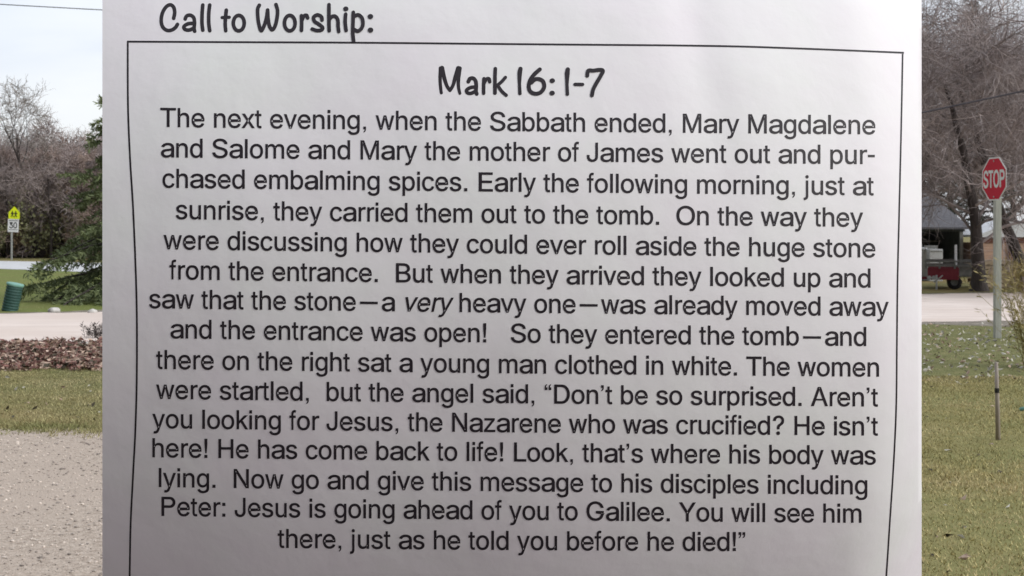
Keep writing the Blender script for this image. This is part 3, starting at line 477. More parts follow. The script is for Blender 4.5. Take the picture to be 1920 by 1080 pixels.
def smooth(P, per=10):
    P = [P[0]] + list(P) + [P[-1]]; O = []
    P = [np.array(p, float) for p in P]
    for i in range(1, len(P) - 2):
        p0, p1, p2, p3 = P[i - 1:i + 3]
        for j in range(per):
            t = j / per
            O.append(0.5 * (2 * p1 + (p2 - p0) * t + (2 * p0 - 5 * p1 + 4 * p2 - p3) * t * t + (3 * p1 - p0 - 3 * p2 + p3) * t ** 3))
    O.append(P[-2]); return np.array(O)
def pen_strokes(name, strokes, x0, y0, sc, rad):
    """rounded pen strokes given in enlarged pixels; a stroke is (points, radius) or ('dot', x, y, r) or ('ring', x, y, rx, ry)"""
    mb = MB(); off = 0.0003
    for st in strokes:
        off += 0.00006
        if st[0] == 'dot':
            P = [(st[1] + st[3] * math.cos(a), st[2] + st[3] * 0.9 * math.sin(a)) for a in np.linspace(0, 2 * math.pi, 20)[:-1]]
            mb.add([on_page(x0 + x / sc, y0 + y / sc, off) for x, y in P], [tuple(range(len(P)))]); continue
        if st[0] == 'ring':
            A = np.linspace(0, 2 * math.pi, 37)[:-1]; r = rad; V = []
            for a in A:
                for q in (-r, r): V.append((st[1] + (st[3] + q) * math.cos(a), st[2] + (st[4] + q) * math.sin(a)))
            n = len(A)
            F = [(2 * i, 2 * i + 1, 2 * ((i + 1) % n) + 1, 2 * ((i + 1) % n)) for i in range(n)]
            mb.add([on_page(x0 + x / sc, y0 + y / sc, off) for x, y in V], F); continue
        pts = st[0]; r = st[1] if len(st) > 1 else rad
        C = smooth(pts); T = np.gradient(C, axis=0); T /= np.linalg.norm(T, axis=1)[:, None] + 1e-9
        Nn = np.stack([-T[:, 1], T[:, 0]], 1)
        rr = np.full(len(C), float(r))
        if len(st) > 2: rr = np.interp(np.linspace(0, 1, len(C)), np.linspace(0, 1, len(st[2])), st[2])
        left = list(C + Nn * rr[:, None]); right = list(C - Nn * rr[:, None])
        a0 = math.atan2(Nn[0][1], Nn[0][0]); a1 = math.atan2(-Nn[-1][1], -Nn[-1][0])
        cap0 = [C[0] + rr[0] * np.array((math.cos(a0 + k), math.sin(a0 + k))) for k in np.linspace(0, math.pi, 9)]
        cap1 = [C[-1] + rr[-1] * np.array((math.cos(a1 + k), math.sin(a1 + k))) for k in np.linspace(0, math.pi, 9)]
        n = len(C)
        V = [p for k in range(n) for p in (left[k], right[k])] + cap0 + cap1
        F = [(2 * k, 2 * k + 1, 2 * k + 3, 2 * k + 2) for k in range(n - 1)] + [tuple(range(2 * n, 2 * n + 9)), tuple(range(2 * n + 9, 2 * n + 18))]
        mb.add([on_page(x0 + p[0] / sc, y0 + p[1] / sc, off) for p in V], F)
    mb.v = [v - np.array([0, 2.52, 0]) for v in mb.v]
    return mb.build(name, M_ink, page)
WX = 1440          # the second enlargement starts 180 px (1440 enlarged) further right
pen_strokes('heading', [
    ([(285, 275), (300, 190), (285, 110), (235, 72), (170, 105), (115, 200), (98, 320), (125, 410), (190, 456), (260, 448), (312, 412), (342, 365)],),
    ([(458, 285), (480, 240), (535, 228), (585, 265), (598, 340), (592, 420), (600, 468)],), ([(590, 350), (500, 357), (440, 398), (455, 440), (520, 450), (590, 420)],),
    ([(722, 75), (712, 200), (710, 350), (722, 452)],), ([(826, 75), (812, 200), (812, 350), (826, 460)],),
    ([(1075, 152), (1065, 250), (1058, 350), (1066, 460)],), ([(1012, 262), (1120, 258)], 24), ('ring', 1262, 346, 82, 116),
    ([(1570, 78), (1545, 140), (1550, 280), (1572, 400), (1600, 460), (1640, 390), (1675, 280), (1695, 150)],),
    ([(1695, 150), (1702, 280), (1722, 390), (1765, 445), (1810, 380), (1838, 250), (1842, 150), (1820, 68)],),
    ('ring', WX + 587, 346, 80, 116),
    ([(WX + 762, 235), (WX + 765, 350), (WX + 762, 455)],), ([(WX + 770, 300), (WX + 800, 240), (WX + 838, 230), (WX + 855, 268)],),
    ([(WX + 1070, 300), (WX + 1060, 250), (WX + 1000, 223), (WX + 945, 260), (WX + 960, 320), (WX + 1020, 360), (WX + 1078, 410), (WX + 1060, 450), (WX + 990, 455), (WX + 925, 435)],),
    ([(WX + 1175, 70), (WX + 1174, 250), (WX + 1178, 460)],), ([(WX + 1180, 290), (WX + 1220, 248), (WX + 1270, 245), (WX + 1308, 300), (WX + 1312, 400), (WX + 1322, 470)],),
    ([(WX + 1425, 212), (WX + 1418, 330), (WX + 1432, 455)],), ('dot', WX + 1428, 132, 40),
    ([(WX + 1540, 185), (WX + 1535, 350), (WX + 1532, 500), (WX + 1545, 615)],),
    ([(WX + 1545, 250), (WX + 1610, 222), (WX + 1668, 265), (WX + 1685, 345), (WX + 1665, 420), (WX + 1610, 465), (WX + 1548, 440)],),
    ('dot', WX + 1797, 247, 42), ('dot', WX + 1798, 450, 42)], 290, 0, 8, 28)
TX = 1120          # the second enlargement of the title starts 140 px further right
pen_strokes('title', [
    ([(128, 142), (122, 300), (128, 420), (140, 512)], 26, [28, 26, 25, 24]), ([(150, 140), (185, 290), (225, 410), (270, 475)], 26, [34, 30, 26, 26]),
    ([(270, 475), (315, 400), (350, 280), (395, 145)], 26, [26, 26, 30, 36]), ([(415, 145), (398, 300), (398, 420), (418, 520)], 24, [32, 28, 25, 22]),
    ([(545, 345), (570, 300), (620, 295), (656, 340), (664, 420), (660, 490), (672, 528)], 29), ([(660, 425), (580, 432), (520, 472), (535, 512), (590, 518), (655, 485)], 27),
    ([(780, 300), (775, 400), (775, 518)], 27), ([(785, 360), (815, 308), (855, 302), (866, 345)], 27),
    ([(950, 150), (945, 300), (945, 515)], 28), ([(1102, 280), (1040, 350), (972, 405)], 25), ([(985, 400), (1050, 490), (1115, 548)], 25),
    ([(1328, 152), (1316, 220), (1313, 380), (1320, 522)], 26, [32, 35, 24, 26]),
    ([(1618, 160), (1540, 230), (1480, 310), (1452, 410), (1475, 490), (1550, 525), (1630, 505), (1682, 430), (1672, 350), (1622, 310), (1550, 308), (1490, 360)], 30),
    ('dot', 1805, 330, 40), ('dot', 1803, 515, 40),
    ([(TX + 918, 160), (TX + 910, 220), (TX + 906, 380), (TX + 912, 532)], 26, [32, 37, 24, 26]),
    ([(TX + 1028, 384), (TX + 1140, 386)], 25),
    ([(TX + 1210, 255), (TX + 1225, 180), (TX + 1300, 178), (TX + 1400, 166), (TX + 1445, 185), (TX + 1410, 260), (TX + 1340, 380), (TX + 1300, 460), (TX + 1280, 550)], 29)],
    810, 110, 8, 28)
def rule(name, pts, wpx):
    C = smooth(pts, 16); T = np.gradient(C, axis=0); T /= np.linalg.norm(T, axis=1)[:, None]
    Nn = np.stack([-T[:, 1], T[:, 0]], 1) * wpx / 2
    V = []; F = []
    for c, n_ in zip(C, Nn):
        for q in (c + n_, c - n_):
            x, y, z = on_page(q[0], q[1], 0.0004); V.append((x, y - 2.52, z))
    for k in range(len(C) - 1): F.append((2 * k, 2 * k + 1, 2 * k + 3, 2 * k + 2))
    mb = MB(); mb.add(V, F); return mb.build(name, M_ink, page)
rule('border_rule', [(238, 78), (450, 79), (665, 80), (1000, 83), (1328, 86), (1500, 91), (1695, 99)], 3.6)
rule('border_rule', [(239.5, 80), (240, 200), (244, 300), (250, 400), (256, 560), (256.5, 700), (254, 800), (250, 880), (245, 980), (243, 1080), (241, 1180)], 3.6)
rule('border_rule', [(1692.5, 101), (1690, 230), (1686, 400), (1683, 523), (1681.7, 647), (1680.5, 760), (1676, 863), (1668, 987), (1662, 1080), (1655, 1180)], 3.2)
for sx in (-0.5, 0.5):
    yb = max(depth(sx, z) for z in np.linspace(0.3, 2.3, 40)) + 0.004
    mb = MB(); mb.box((sx, yb + 0.02 - 2.52, 1.0), (0.06, 0.04, 2.6), bev=0.004)
    mb.build('support_stake', M_wood, page)
    for zz in (0.34, 2.26):
        yy = depth(sx, zz); mb = MB(); mb.tube([(sx, yy - 0.003 - 2.52, zz), (sx, yb + 0.02 - 2.52, zz)], 0.004, 8); mb.build('nail', M_galv, page)

# ------------------------------------------------------------------ trees
def unit(v): return v / (np.linalg.norm(v) + 1e-9)
def perp(d, rg):
    a = rg.normal(size=3); a -= d * np.dot(a, d); return unit(a)
def branch(mb, p, d, L, r, rg, n=5, wob=0.18, grav=0.0, k=4, tip=0.3):
    P = [np.array(p, float)]; D = np.array(d, float)
    for i in range(n):
        D = unit(D + rg.normal(0, wob, 3) + np.array([0, 0, grav]))
        P.append(P[-1] + D * L / n)
    mb.tube(P, np.linspace(r, r * tip, n + 1), k, cap=False)
    return P
def along(P, t):
    s = t * (len(P) - 1); i = min(int(s), len(P) - 2); f = s - i
    return P[i] * (1 - f) + P[i + 1] * f, unit(P[i + 1] - P[i])
def ribbon(mb, P, w, rg):
    """thin flat twig"""
    P = np.asarray(P); d = unit(P[-1] - P[0]); n = perp(d, rg) * w
    V = []
    for i, q in enumerate(P):
        f = 1 - 0.7 * i / (len(P) - 1); V += [q - n * f, q + n * f]
    mb.add(V, [(2 * i, 2 * i + 1, 2 * i + 3, 2 * i + 2) for i in range(len(P) - 1)])
def bare_tree(seed, H, spread, limbs, sub, twigs, tw=0.012, tr=None, lean=(0, 0), fork=0.28, grav=-0.02, ext=1.0, up=0.75, wtrunk=0.06, stem=0.75, fine=False):
    """trunk mesh (stem and limbs) and crown mesh (branchlets and twigs)"""
    rg = np.random.default_rng(seed); T = MB(); C = MB()
    tr = tr or H * 0.022
    tp = branch(T, (0, 0, -0.05), unit(np.array([lean[0], lean[1], 1.0])), H * stem, tr, rg, 9, wtrunk, 0.03, 10, 0.25)
    # root flare
    T.tube([(0, 0, -0.05), (lean[0] * 0.15, lean[1] * 0.15, 0.16), (lean[0] * 0.35, lean[1] * 0.35, 0.4)], [tr * 1.5, tr * 1.16, tr * 0.98], 10, False)
    for a in range(limbs):
        t = fork + (1 - fork) * (a + rg.uniform(0, 0.8)) / limbs
        p, d = along(tp, min(t, 0.99))
        az = a * 2.4 + rg.uniform(-0.5, 0.5)
        out = np.array([math.cos(az), math.sin(az), 0])
        dd = unit(out * spread + np.array([0, 0, up * rg.uniform(0.5, 1.3)]))
        LL = H * 0.42 * (1.15 - 0.55 * t) * rg.uniform(0.8, 1.25)
        lp = branch(C if fine else T, p, dd, LL, tr * (0.44 - 0.28 * t) * (0.6 if fine else 1), rg, 7, 0.16, grav, 6, 0.16 if fine else 0.22)
        for b in range(sub):
            tb = rg.uniform(0.22, 1.0); p2, d2 = along(lp, tb)
            d3 = unit(d2 * 0.7 + perp(d2, rg) * 0.8 + np.array([0, 0, 0.12]))
            sp = branch(C, p2, d3, LL * 0.46 * (1.25 - tb * 0.6) * rg.uniform(0.6, 1.2), tr * 0.10, rg, 5, 0.2, grav, 3, 0.3)
            for c in range(twigs):
                p4, d4 = along(sp, rg.uniform(0.1, 1.0))
                d5 = unit(d4 * 0.8 + perp(d4, rg) * 0.8)
                l5 = H * 0.085 * rg.uniform(0.5, 1.3) * ext
                q = [p4]
                D = d5
                for _ in range(3):
                    D = unit(D + rg.normal(0, 0.22, 3) + np.array([0, 0, grav * 1.5])); q.append(q[-1] + D * l5 / 3)
                ribbon(C, q, tw * 0.5, rg)
                for e in range(2):
                    p6, d6 = along(q, rg.uniform(0.25, 0.95))
                    d7 = unit(d6 * 0.7 + perp(d6, rg) * 0.75)
                    ribbon(C, [p6, p6 + d7 * l5 * 0.3, p6 + unit(d7 + rg.normal(0, 0.25, 3)) * l5 * 0.55], tw * 0.36, rg)
    return T, C
def cards(mb, centre, size, n, rg, lo, hi, flat=0.0):
    """n small leaf faces through an ellipsoid with a ragged outline"""
    for _ in range(n):
        v = rg.normal(size=3); v = unit(v) * rg.uniform(0.15, 1.0) ** 0.5
        c = np.array(centre) + v * np.array(size)
        s = rg.uniform(lo, hi); a = unit(rg.normal(size=3)); b = perp(a, rg)
        mb.add([c - a * s, c + b * s * 0.5, c + a * s, c - b * s * 0.5], [(0, 1, 2, 3)])
def tree_thing(name, T, C, mt, mc, loc, rz=0, sc=1.0, **kw):
    o = empty(name, loc, rz, **kw); o.scale = (sc,) * 3
    T.build('trunk', mt, o, True); C.build('crown', mc, o)
    return o

def conifer(seed, H, Rb, nb, mneedle, droop=0.10, cards_per=11, clen=0.075, z0=0.06, gap=0.0, sub=9):
    rg = np.random.default_rng(seed); T = MB(); C = MB()
    tp = branch(T, (0, 0, -0.05), (0, 0, 1), H, H * 0.016, rg, 10, 0.012, 0.03, 9, 0.08)
    for a in range(nb):
        f = z0 + (0.98 - z0) * (a + rg.uniform(0, 1)) / nb
        if rg.random() < gap: continue
        p, _ = along(tp, f)
        az = a * 2.399 + rg.uniform(-0.5, 0.5)
        Lb = Rb * (1 - f) ** 0.95 * rg.uniform(0.65, 1.2) + 0.1
        d = unit(np.array([math.cos(az), math.sin(az), 0.25 + 0.7 * f - 0.35 * (1 - f)]))
        bp = branch(C if Lb < 0.5 else T, p, d, Lb, 0.012 + 0.012 * Lb, rg, 6, 0.07, -droop, 4, 0.25)
        for s in range(max(3, int(sub * Lb))):
            t = rg.uniform(0.18, 1.0); q, dq = along(bp, t)
            side = unit(np.cross(dq, np.array([0, 0, 1.0]))) * (1 if s % 2 else -1)
            dt_ = unit(dq * 0.8 + side * 0.8 + np.array([0, 0, rg.uniform(-0.5, 0.1)]))
            lt = Lb * 0.34 * (1.2 - t * 0.7) * rg.uniform(0.6, 1.3) + 0.06
            e = q + dt_ * lt
            ribbon(C, [q, (q + e) / 2 + np.array([0, 0, 0.01]), e + np.array([0, 0, -0.12 * lt])], 0.006, rg)
            for c in range(int(cards_per * (0.5 + lt))):
                tt = rg.uniform(0.05, 1.05); o = q + (e - q) * tt + np.array([0, 0, -0.12 * lt * tt * tt])
                dn = unit(dt_ * 0.7 + perp(dt_, rg) * 0.9); n2 = perp(dn, rg); s_ = clen * rg.uniform(0.7, 1.3)
                C.add([o - n2 * s_ * 0.16, o + dn * s_ - n2 * s_ * 0.05, o + dn * s_ + n2 * s_ * 0.05, o + n2 * s_ * 0.16], [(0, 1, 2, 3)])
    return T, C

# the wood beyond the paved road: every tree a thing of its own
W_GRP = 'bare trees of the wood beyond the paved road'
kinds = []
for i, (H, m_, lab) in enumerate([(10.0, M_twig_m, 'bare mauve grey tree in the wood beyond the paved road'),
                                  (9.0, M_twig_b, 'bare brownish tree in the wood beyond the paved road'),
                                  (9.6, M_twig_g, 'bare pale grey tree in the wood beyond the paved road')]):
    T, C = bare_tree(40 + i, H, 0.85, 12, 8, 12, tw=0.05, fork=0.12, ext=1.25, tr=0.14)
    kinds.append((tree_thing('bare_tree', T, C, M_bark, m_, (0, 0, 0), label=lab, cat='tree', group=W_GRP), lab))
used = [False] * 3
rw = random.Random(3)
def wood_tree(px, D, sc, k):
    o, lab = kinds[k]
    if used[k]: o = copy_tree(o)
    used[k] = True
    o.location = ((px - 960) / FPX * D, D, 0); o.rotation_euler[2] = rw.uniform(0, 6.28); o.scale = (sc, sc, sc * rw.uniform(0.93, 1.07))
for row, (D, s0, step) in enumerate([(80, 0.76, 27), (87, 0.85, 28), (95, 0.95, 27), (104, 1.05, 30)]):
    px = -75 + row * 9
    while px < 330:
        wood_tree(px + rw.uniform(-10, 10), D + rw.uniform(-2.5, 2.5), s0 * rw.uniform(0.88, 1.1), (row + int(px) // 9 + rw.randrange(2)) % 3)
        px += step
for px in range(345, 1700, 30):
    wood_tree(px + rw.uniform(-20, 20), rw.uniform(84, 100), rw.uniform(0.75, 1.05), rw.randrange(3))
T, C = bare_tree(77, 12.0, 0.27, 10, 6, 8, tw=0.045, fork=0.5, up=1.3, tr=0.16)
tree_thing('bare_tree', T, C, M_bark, M_twig_g, ((62 - 960) / FPX * 79, 79, 0), 0.5, 0.93, label='tallest bare tree, its thin crown standing above the wood on the left', cat='tree')
# undergrowth shrubs in front of the wood
rg = np.random.default_rng(12)
def shrub(seed, Rx, H, m_, n, lo=0.05, hi=0.16):
    r2 = np.random.default_rng(seed); S = MB(); F = MB()
    for i in range(16):
        a = r2.uniform(0, 6.28)
        bp = branch(S, (0, 0, -0.03), unit(np.array([math.cos(a) * 0.5, math.sin(a) * 0.5, 1])), H * r2.uniform(0.6, 1.0), 0.03, r2, 5, 0.15, 0, 4, 0.3)
        for t in (0.4, 0.6, 0.8, 0.97):
            p, d = along(bp, t); cards(F, p, (Rx * 0.36, Rx * 0.36, H * 0.17), n // 64, r2, lo, hi)
    return S, F
sk = []
for i, (m_, lab) in enumerate([(M_leaf_o, 'olive green shrub in the undergrowth under the wood'), (M_leaf_r, 'russet leaved shrub in the undergrowth under the wood')]):
    S, F = shrub(60 + i, 1.6, 4.2, m_, 1500)
    o = empty('shrub', (0, 0, 0), label=lab, cat='shrub', group='undergrowth shrubs under the wood')
    S.build('stem', M_bark, o); F.build('foliage', m_, o); sk.append(o)
su = [False, False]
def put_shrub(px, D, sc, k, zs=1.0):
    o = sk[k]
    if su[k]: o = copy_tree(o)
    su[k] = True
    o.location = ((px - 960) / FPX * D, D, 0); o.rotation_euler[2] = rw.uniform(0, 6.28); o.scale = (sc, sc, sc * zs)
for px, D, sc, k, zs in [(-28, 78.5, .8, 0, .8), (8, 80, .75, 0, .9), (45, 79, .78, 1, 1.0), (78, 78.8, .95, 0, 1.1), (112, 80, .95, 0, 1.0), (148, 79, 1.0, 1, 1.25), (180, 78.5, .85, 0, 1.1), (215, 79, .95, 0, .9),
                         (22, 84, 1.0, 0, 1.2), (62, 83, .95, 0, 1.1), (96, 84, 1.0, 1, 1.3), (135, 83, .95, 0, 1.4), (168, 84, 1.05, 1, 1.35), (255, 80, 1, 1, 1), (300, 81, 1, 0, 1)] + [(p_, rw.uniform(80, 86), rw.uniform(0.8, 1.05), rw.randrange(2), rw.uniform(0.8, 1.2)) for p_ in range(340, 1680, 46)]:
    put_shrub(px, D, sc, k, zs)

# spruce left of the page, its trunk just behind the page edge
T, C = conifer(5, 7.2, 2.6, 150, M_needle, droop=0.11, cards_per=30, clen=0.10, z0=0.06, sub=10)
tree_thing('spruce_tree', T, C, M_bark, M_needle, ((276 - 960) / FPX * 30, 30, 0), 0.9, label='green spruce with drooping boughs reaching out from behind the page on the left', cat='tree')
# ---------------- right side: big bare trees over the yard
T, C = bare_tree(111, 11.5, 0.95, 24, 18, 17, tw=0.014, tr=0.20, fine=True, fork=0.22, grav=-0.03, ext=1.1, up=0.72, lean=(-0.03, 0), wtrunk=0.07, stem=0.5)
tree_thing('bare_tree', T, C, M_bark, M_twig_big, ((1836 - 960) / FPX * 34.6, 34.6, 0), 0.0, label='large bare tree with dark straight trunk beside the red trailer', cat='tree')
T, C = bare_tree(112, 11.0, 0.95, 18, 14, 14, tw=0.014, tr=0.19, fine=True, fork=0.30, grav=-0.03, ext=1.1, up=0.72, lean=(-0.36, 0.05), wtrunk=0.06, stem=0.6)
tree_thing('bare_tree', T, C, M_bark, M_twig_big, ((1938 - 960) / FPX * 36.5, 36.5, 0), 0.0, label='leaning dark bare tree behind the stop sign post at the right edge', cat='tree')
T, C = bare_tree(113, 13.0, 0.9, 19, 14, 14, tw=0.016, fine=True, tr=0.22, fork=0.25, grav=-0.02, ext=1.1, up=0.6)
tree_thing('bare_tree', T, C, M_bark, M_twig_m, ((1690 - 960) / FPX * 43, 43, 0), 1.2, label='spreading bare tree whose trunk is hidden behind the right page edge', cat='tree')
T, C = bare_tree(114, 13.0, 0.85, 15, 11, 12, tw=0.028, tr=0.2, fork=0.15, ext=1.15)
b0 = tree_thing('bare_tree', T, C, M_bark, M_twig_b, ((1790 - 960) / FPX * 66, 66, 0), 0.4, label='bare reddish brown tree behind the grey roofed shed', cat='tree', group='bare trees behind the shed')
for px, D, sc, rz in [(1735, 70, 0.95, 2.0), (1865, 68, 0.92, 3.3), (1945, 72, 1.0, 5.0), (1660, 72, 0.9, 1.0), (1905, 80, 1.05, 0.2)]:
    o = copy_tree(b0); o.location = ((px - 960) / FPX * D, D, 0); o.rotation_euler[2] = rz; o.scale = (sc,) * 3
T, C = conifer(9, 13.6, 2.8, 120, M_needle_d, droop=0.05, cards_per=12, clen=0.17, z0=0.12, gap=0.12, sub=6)
tree_thing('spruce_tree', T, C, M_bark, M_needle_d, ((1828 - 960) / FPX * 60, 60, 0), 0, label='tall dark spruce rising behind the bare twigs on the right', cat='tree')

# ------------------------------------------------------------------ signs
def text_mb(mb, s, M, height, width, depth=0.0):
    """block letters in the local x/z plane of M"""
    pen = 0; items = []
    ad = {'S': 667, 'T': 611, 'O': 778, 'P': 667, '3': 556, '0': 556}
    for c in s: items.append((c, pen)); pen += ad[c]
    kx = width / pen; kz = height / 718
    loops = []
    for c, p in items:
        lo = GLY[c] if c not in OWN else OWN[c]
        xs = [q[0] for l in lo for q in l]; x0, x1 = min(xs), max(xs)
        b = {'S': (45, 622), 'T': (25, 587), 'O': (45, 733), 'P': (70, 635), '3': (40, 516), '0': (40, 516)}[c]
        ky = 1 if c in OWN else 718 / 509
        for l in lo: loops.append([((b[0] + (x - x0) * (b[1] - b[0]) / (x1 - x0) + p) * kx - width / 2, y * ky * kz - height / 2) for x, y in l])
    cu = bpy.data.curves.new('t', 'CURVE'); cu.dimensions = '2D'; cu.fill_mode = 'FRONT'; cu.offset = 0.006 * height / 0.2
    for lp in loops:
        sp = cu.splines.new('POLY'); sp.points.add(len(lp) - 1)
        for p, (x, y) in zip(sp.points, lp): p.co = (x, y, 0, 1)
        sp.use_cyclic_u = True
    t = bpy.data.objects.new('t', cu); me = t.to_mesh()
    mb.add([(M @ Vector((v.co.x, 0, v.co.y)))[:] for v in me.vertices], [tuple(p.vertices) for p in me.polygons])
    t.to_mesh_clear(); bpy.data.objects.remove(t); bpy.data.curves.remove(cu)
def octo(r): return [(r * math.cos(R(22.5 + 45 * i)), r * math.sin(R(22.5 + 45 * i))) for i in range(8)]
bx, by = at(1870, 634)
st = empty('stop_sign', (bx, by, 0), label='red STOP sign on a pale square post beside the gravel road', cat='stop sign')
mb = MB(); mb.box((0, 0, 1.30), (0.094, 0.094, 2.72), bev=0.008); mb.build('post', M_post, st)
Ms = Matrix.Translation((0, 0, 2.40)) @ Matrix.Rotation(R(-79), 4, 'Z') @ Matrix.Translation((0, -0.054, 0))
mb = MB(); mb.prism(octo(0.352), Ms, 0.004); face = mb.build('sign_face', M_white, st)
mb = MB(); mb.prism(octo(0.329), Ms @ Matrix.Translation((0, -0.002, 0)), 0.0015); mb.build('red_field', M_red, face)
mb = MB(); text_mb(mb, 'STOP', Ms @ Matrix.Translation((0, -0.0045, 0.0)), 0.25, 0.575); mb.build('lettering', M_white, face)
for dz in (-0.27, 0.27):
    mb = MB(); mb.lathe([(0.0, 0), (0.012, 0.001), (0.013, 0.007), (0, 0.009)], 10, Ms @ Matrix.Translation((0, -0.0025, dz)) @ Matrix.Rotation(R(90), 4, 'X')); mb.build('bolt', M_galv, st)
bx, by = at(22, 487.5)
sp_ = empty('school_speed_sign', (bx, by, 0), label='yellow green school crossing sign above white 30 speed plate beyond the paved road', cat='road sign')
mb = MB(); mb.box((0, 0, 1.40), (0.085, 0.06, 2.86)); mb.build('post', M_galv, sp_)
Mr = Matrix.Translation((0.07, 0, 0)) @ Matrix.Rotation(R(2.0), 4, 'Y')
Mp = Mr @ Matrix.Translation((0, -0.06, 2.62))
mb = MB(); mb.prism([(-0.32, -0.27), (0.32, -0.27), (0.32, 0.10), (0, 0.45), (-0.32, 0.10)], Mp, 0.006); pn = mb.build('crossing_plate', M_lime, sp_)
mb = MB()
for ox in (-0.10, 0.09):     # two walking figures
    Mf = Mp @ Matrix.Translation((ox, -0.004, 0.0))
    mb.prism([(0.035 * math.cos(a), 0.155 + 0.035 * math.sin(a)) for a in np.linspace(0, 6.283, 13)[:-1]], Mf, 0.002)
    mb.prism([(-0.05, 0.11), (0.045, 0.11), (0.10, 0.01), (0.075, -0.005), (0.04, 0.05), (0.035, -0.03), (0.085, -0.17), (0.045, -0.18), (0.0, -0.07), (-0.05, -0.18), (-0.09, -0.165), (-0.035, -0.03), (-0.045, 0.04), (-0.085, -0.01), (-0.105, 0.005)], Mf, 0.002)
mb.build('walking_figures', M_black, pn)
Mq = Mr @ Matrix.Translation((-0.03, -0.06, 1.965))
mb = MB(); mb.prism([(-0.31, -0.37), (0.31, -0.37), (0.31, 0.37), (-0.31, 0.37)], Mq, 0.006); pq = mb.build('speed_plate', M_white, sp_)
mb = MB(); text_mb(mb, '30', Mq @ Matrix.Translation((0, -0.003, 0.02)), 0.33, 0.46); mb.build('numerals', M_black, pq)
mb = MB(); mb.prism([(-0.25, 0.255), (0.25, 0.255), (0.25, 0.315), (-0.25, 0.315)], Mq @ Matrix.Translation((0, -0.003, 0)), 0.002)
mb.prism([(-0.25, -0.255), (0.25, -0.255), (0.25, -0.215), (-0.25, -0.215)], Mq @ Matrix.Translation((0, -0.003, 0)), 0.002); mb.build('small_print', M_greybar, pq)

# ------------------------------------------------------------------ ribbed teal barrel leaning on the lawn
bx, by = at(17.5, 583)
br = empty('ribbed_barrel', (bx, by, -0.03), label='leaning teal ribbed plastic barrel on the lawn at the left edge', cat='barrel')
Mt = Matrix.Rotation(R(12), 4, 'Y')
prof = [(0.0, 0.0), (0.150, 0.0)]
for i in range(9):
    z = 0.03 + i * 0.057; prof += [(0.152, z), (0.163, z + 0.012), (0.163, z + 0.030), (0.152, z + 0.044)]
prof += [(0.156, 0.56), (0.14, 0.565), (0.0, 0.565)]
mb = MB(); mb.lathe(prof, 28, Mt); mb.build('body', M_teal, br, True)
mb = MB(); mb.lathe([(0.158, 0.548), (0.170, 0.552), (0.172, 0.590), (0.160, 0.602), (0.10, 0.610), (0, 0.612)], 28, Mt); mb.build('lid', M_teal_l, br, True)

# ------------------------------------------------------------------ yard on the right: shed, appliances, trailer, plank shed, pallets
def wbox(mb, p0, p1, bev=0.0):
    c = [(a + b) / 2 for a, b in zip(p0, p1)]; d = [abs(b - a) for a, b in zip(p0, p1)]; mb.box(c, d, bev=bev)
D = 46
X = lambda px, d=D: (px - 960) / FPX * d
Z = lambda py, d=D: EYE - (py - HOR) / FPX * d
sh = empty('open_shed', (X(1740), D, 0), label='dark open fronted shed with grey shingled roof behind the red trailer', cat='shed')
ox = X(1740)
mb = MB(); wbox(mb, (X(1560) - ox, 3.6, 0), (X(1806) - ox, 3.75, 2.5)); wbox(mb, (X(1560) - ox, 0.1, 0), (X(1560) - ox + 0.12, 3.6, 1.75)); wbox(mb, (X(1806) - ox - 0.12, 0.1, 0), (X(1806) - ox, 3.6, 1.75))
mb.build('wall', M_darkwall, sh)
for px in (1640, 1722, 1803):
    mb = MB(); wbox(mb, (X(px) - ox - 0.06, 0, 0), (X(px) - ox + 0.06, 0.12, 1.62)); mb.build('post', M_trgrey, sh)
mb = MB(); wbox(mb, (X(1556) - ox, -0.02, 1.62), (X(1809) - ox, 0.14, 1.74)); mb.build('beam', M_darkwall, sh)
mb = MB(); mb.prism([(-0.25, 0), (4.2, 1.35), (4.2, 1.42), (-0.25, 0.07)], Matrix.Translation((X(1550) - ox, 0, 1.70)) @ Matrix.Rotation(R(90), 4, 'Z'), -(X(1814) - X(1550))); mb.build('roof', M_shingle, sh)
mb = MB(); wbox(mb, (X(1722) - ox, 2.2, 1.22), (X(1800) - ox, 2.8, 1.27)); mb.build('shelf', M_trgrey, sh)
def appliance(px0, px1, py0, d, lab):
    x0, x1, h = X(px0, d), X(px1, d), Z(py0, d)
    o = empty('washing_machine', ((x0 + x1) / 2, d, 0), label=lab, cat='appliance', group='white appliances in front of the shed')
    w_ = x1 - x0
    mb = MB(); mb.box((0, 0.3, h / 2), (w_, 0.6, h), bev=0.02); mb.build('cabinet', M_applw, o)
    mb = MB(); mb.box((0, 0.54, h + 0.055), (w_ * 0.98, 0.10, 0.11), bev=0.015); mb.build('control_panel', M_trgrey, o)
    mb = MB(); mb.box((0, -0.006, h * 0.93), (w_ * 0.9, 0.012, 0.03)); mb.build('handle', M_trgrey, o)
appliance(1704, 1739, 464, 42, 'white appliance half hidden by the page edge in front of the shed')
appliance(1743, 1768, 467, 41.6, 'white box shaped appliance standing left of the pale pole in the trailer')
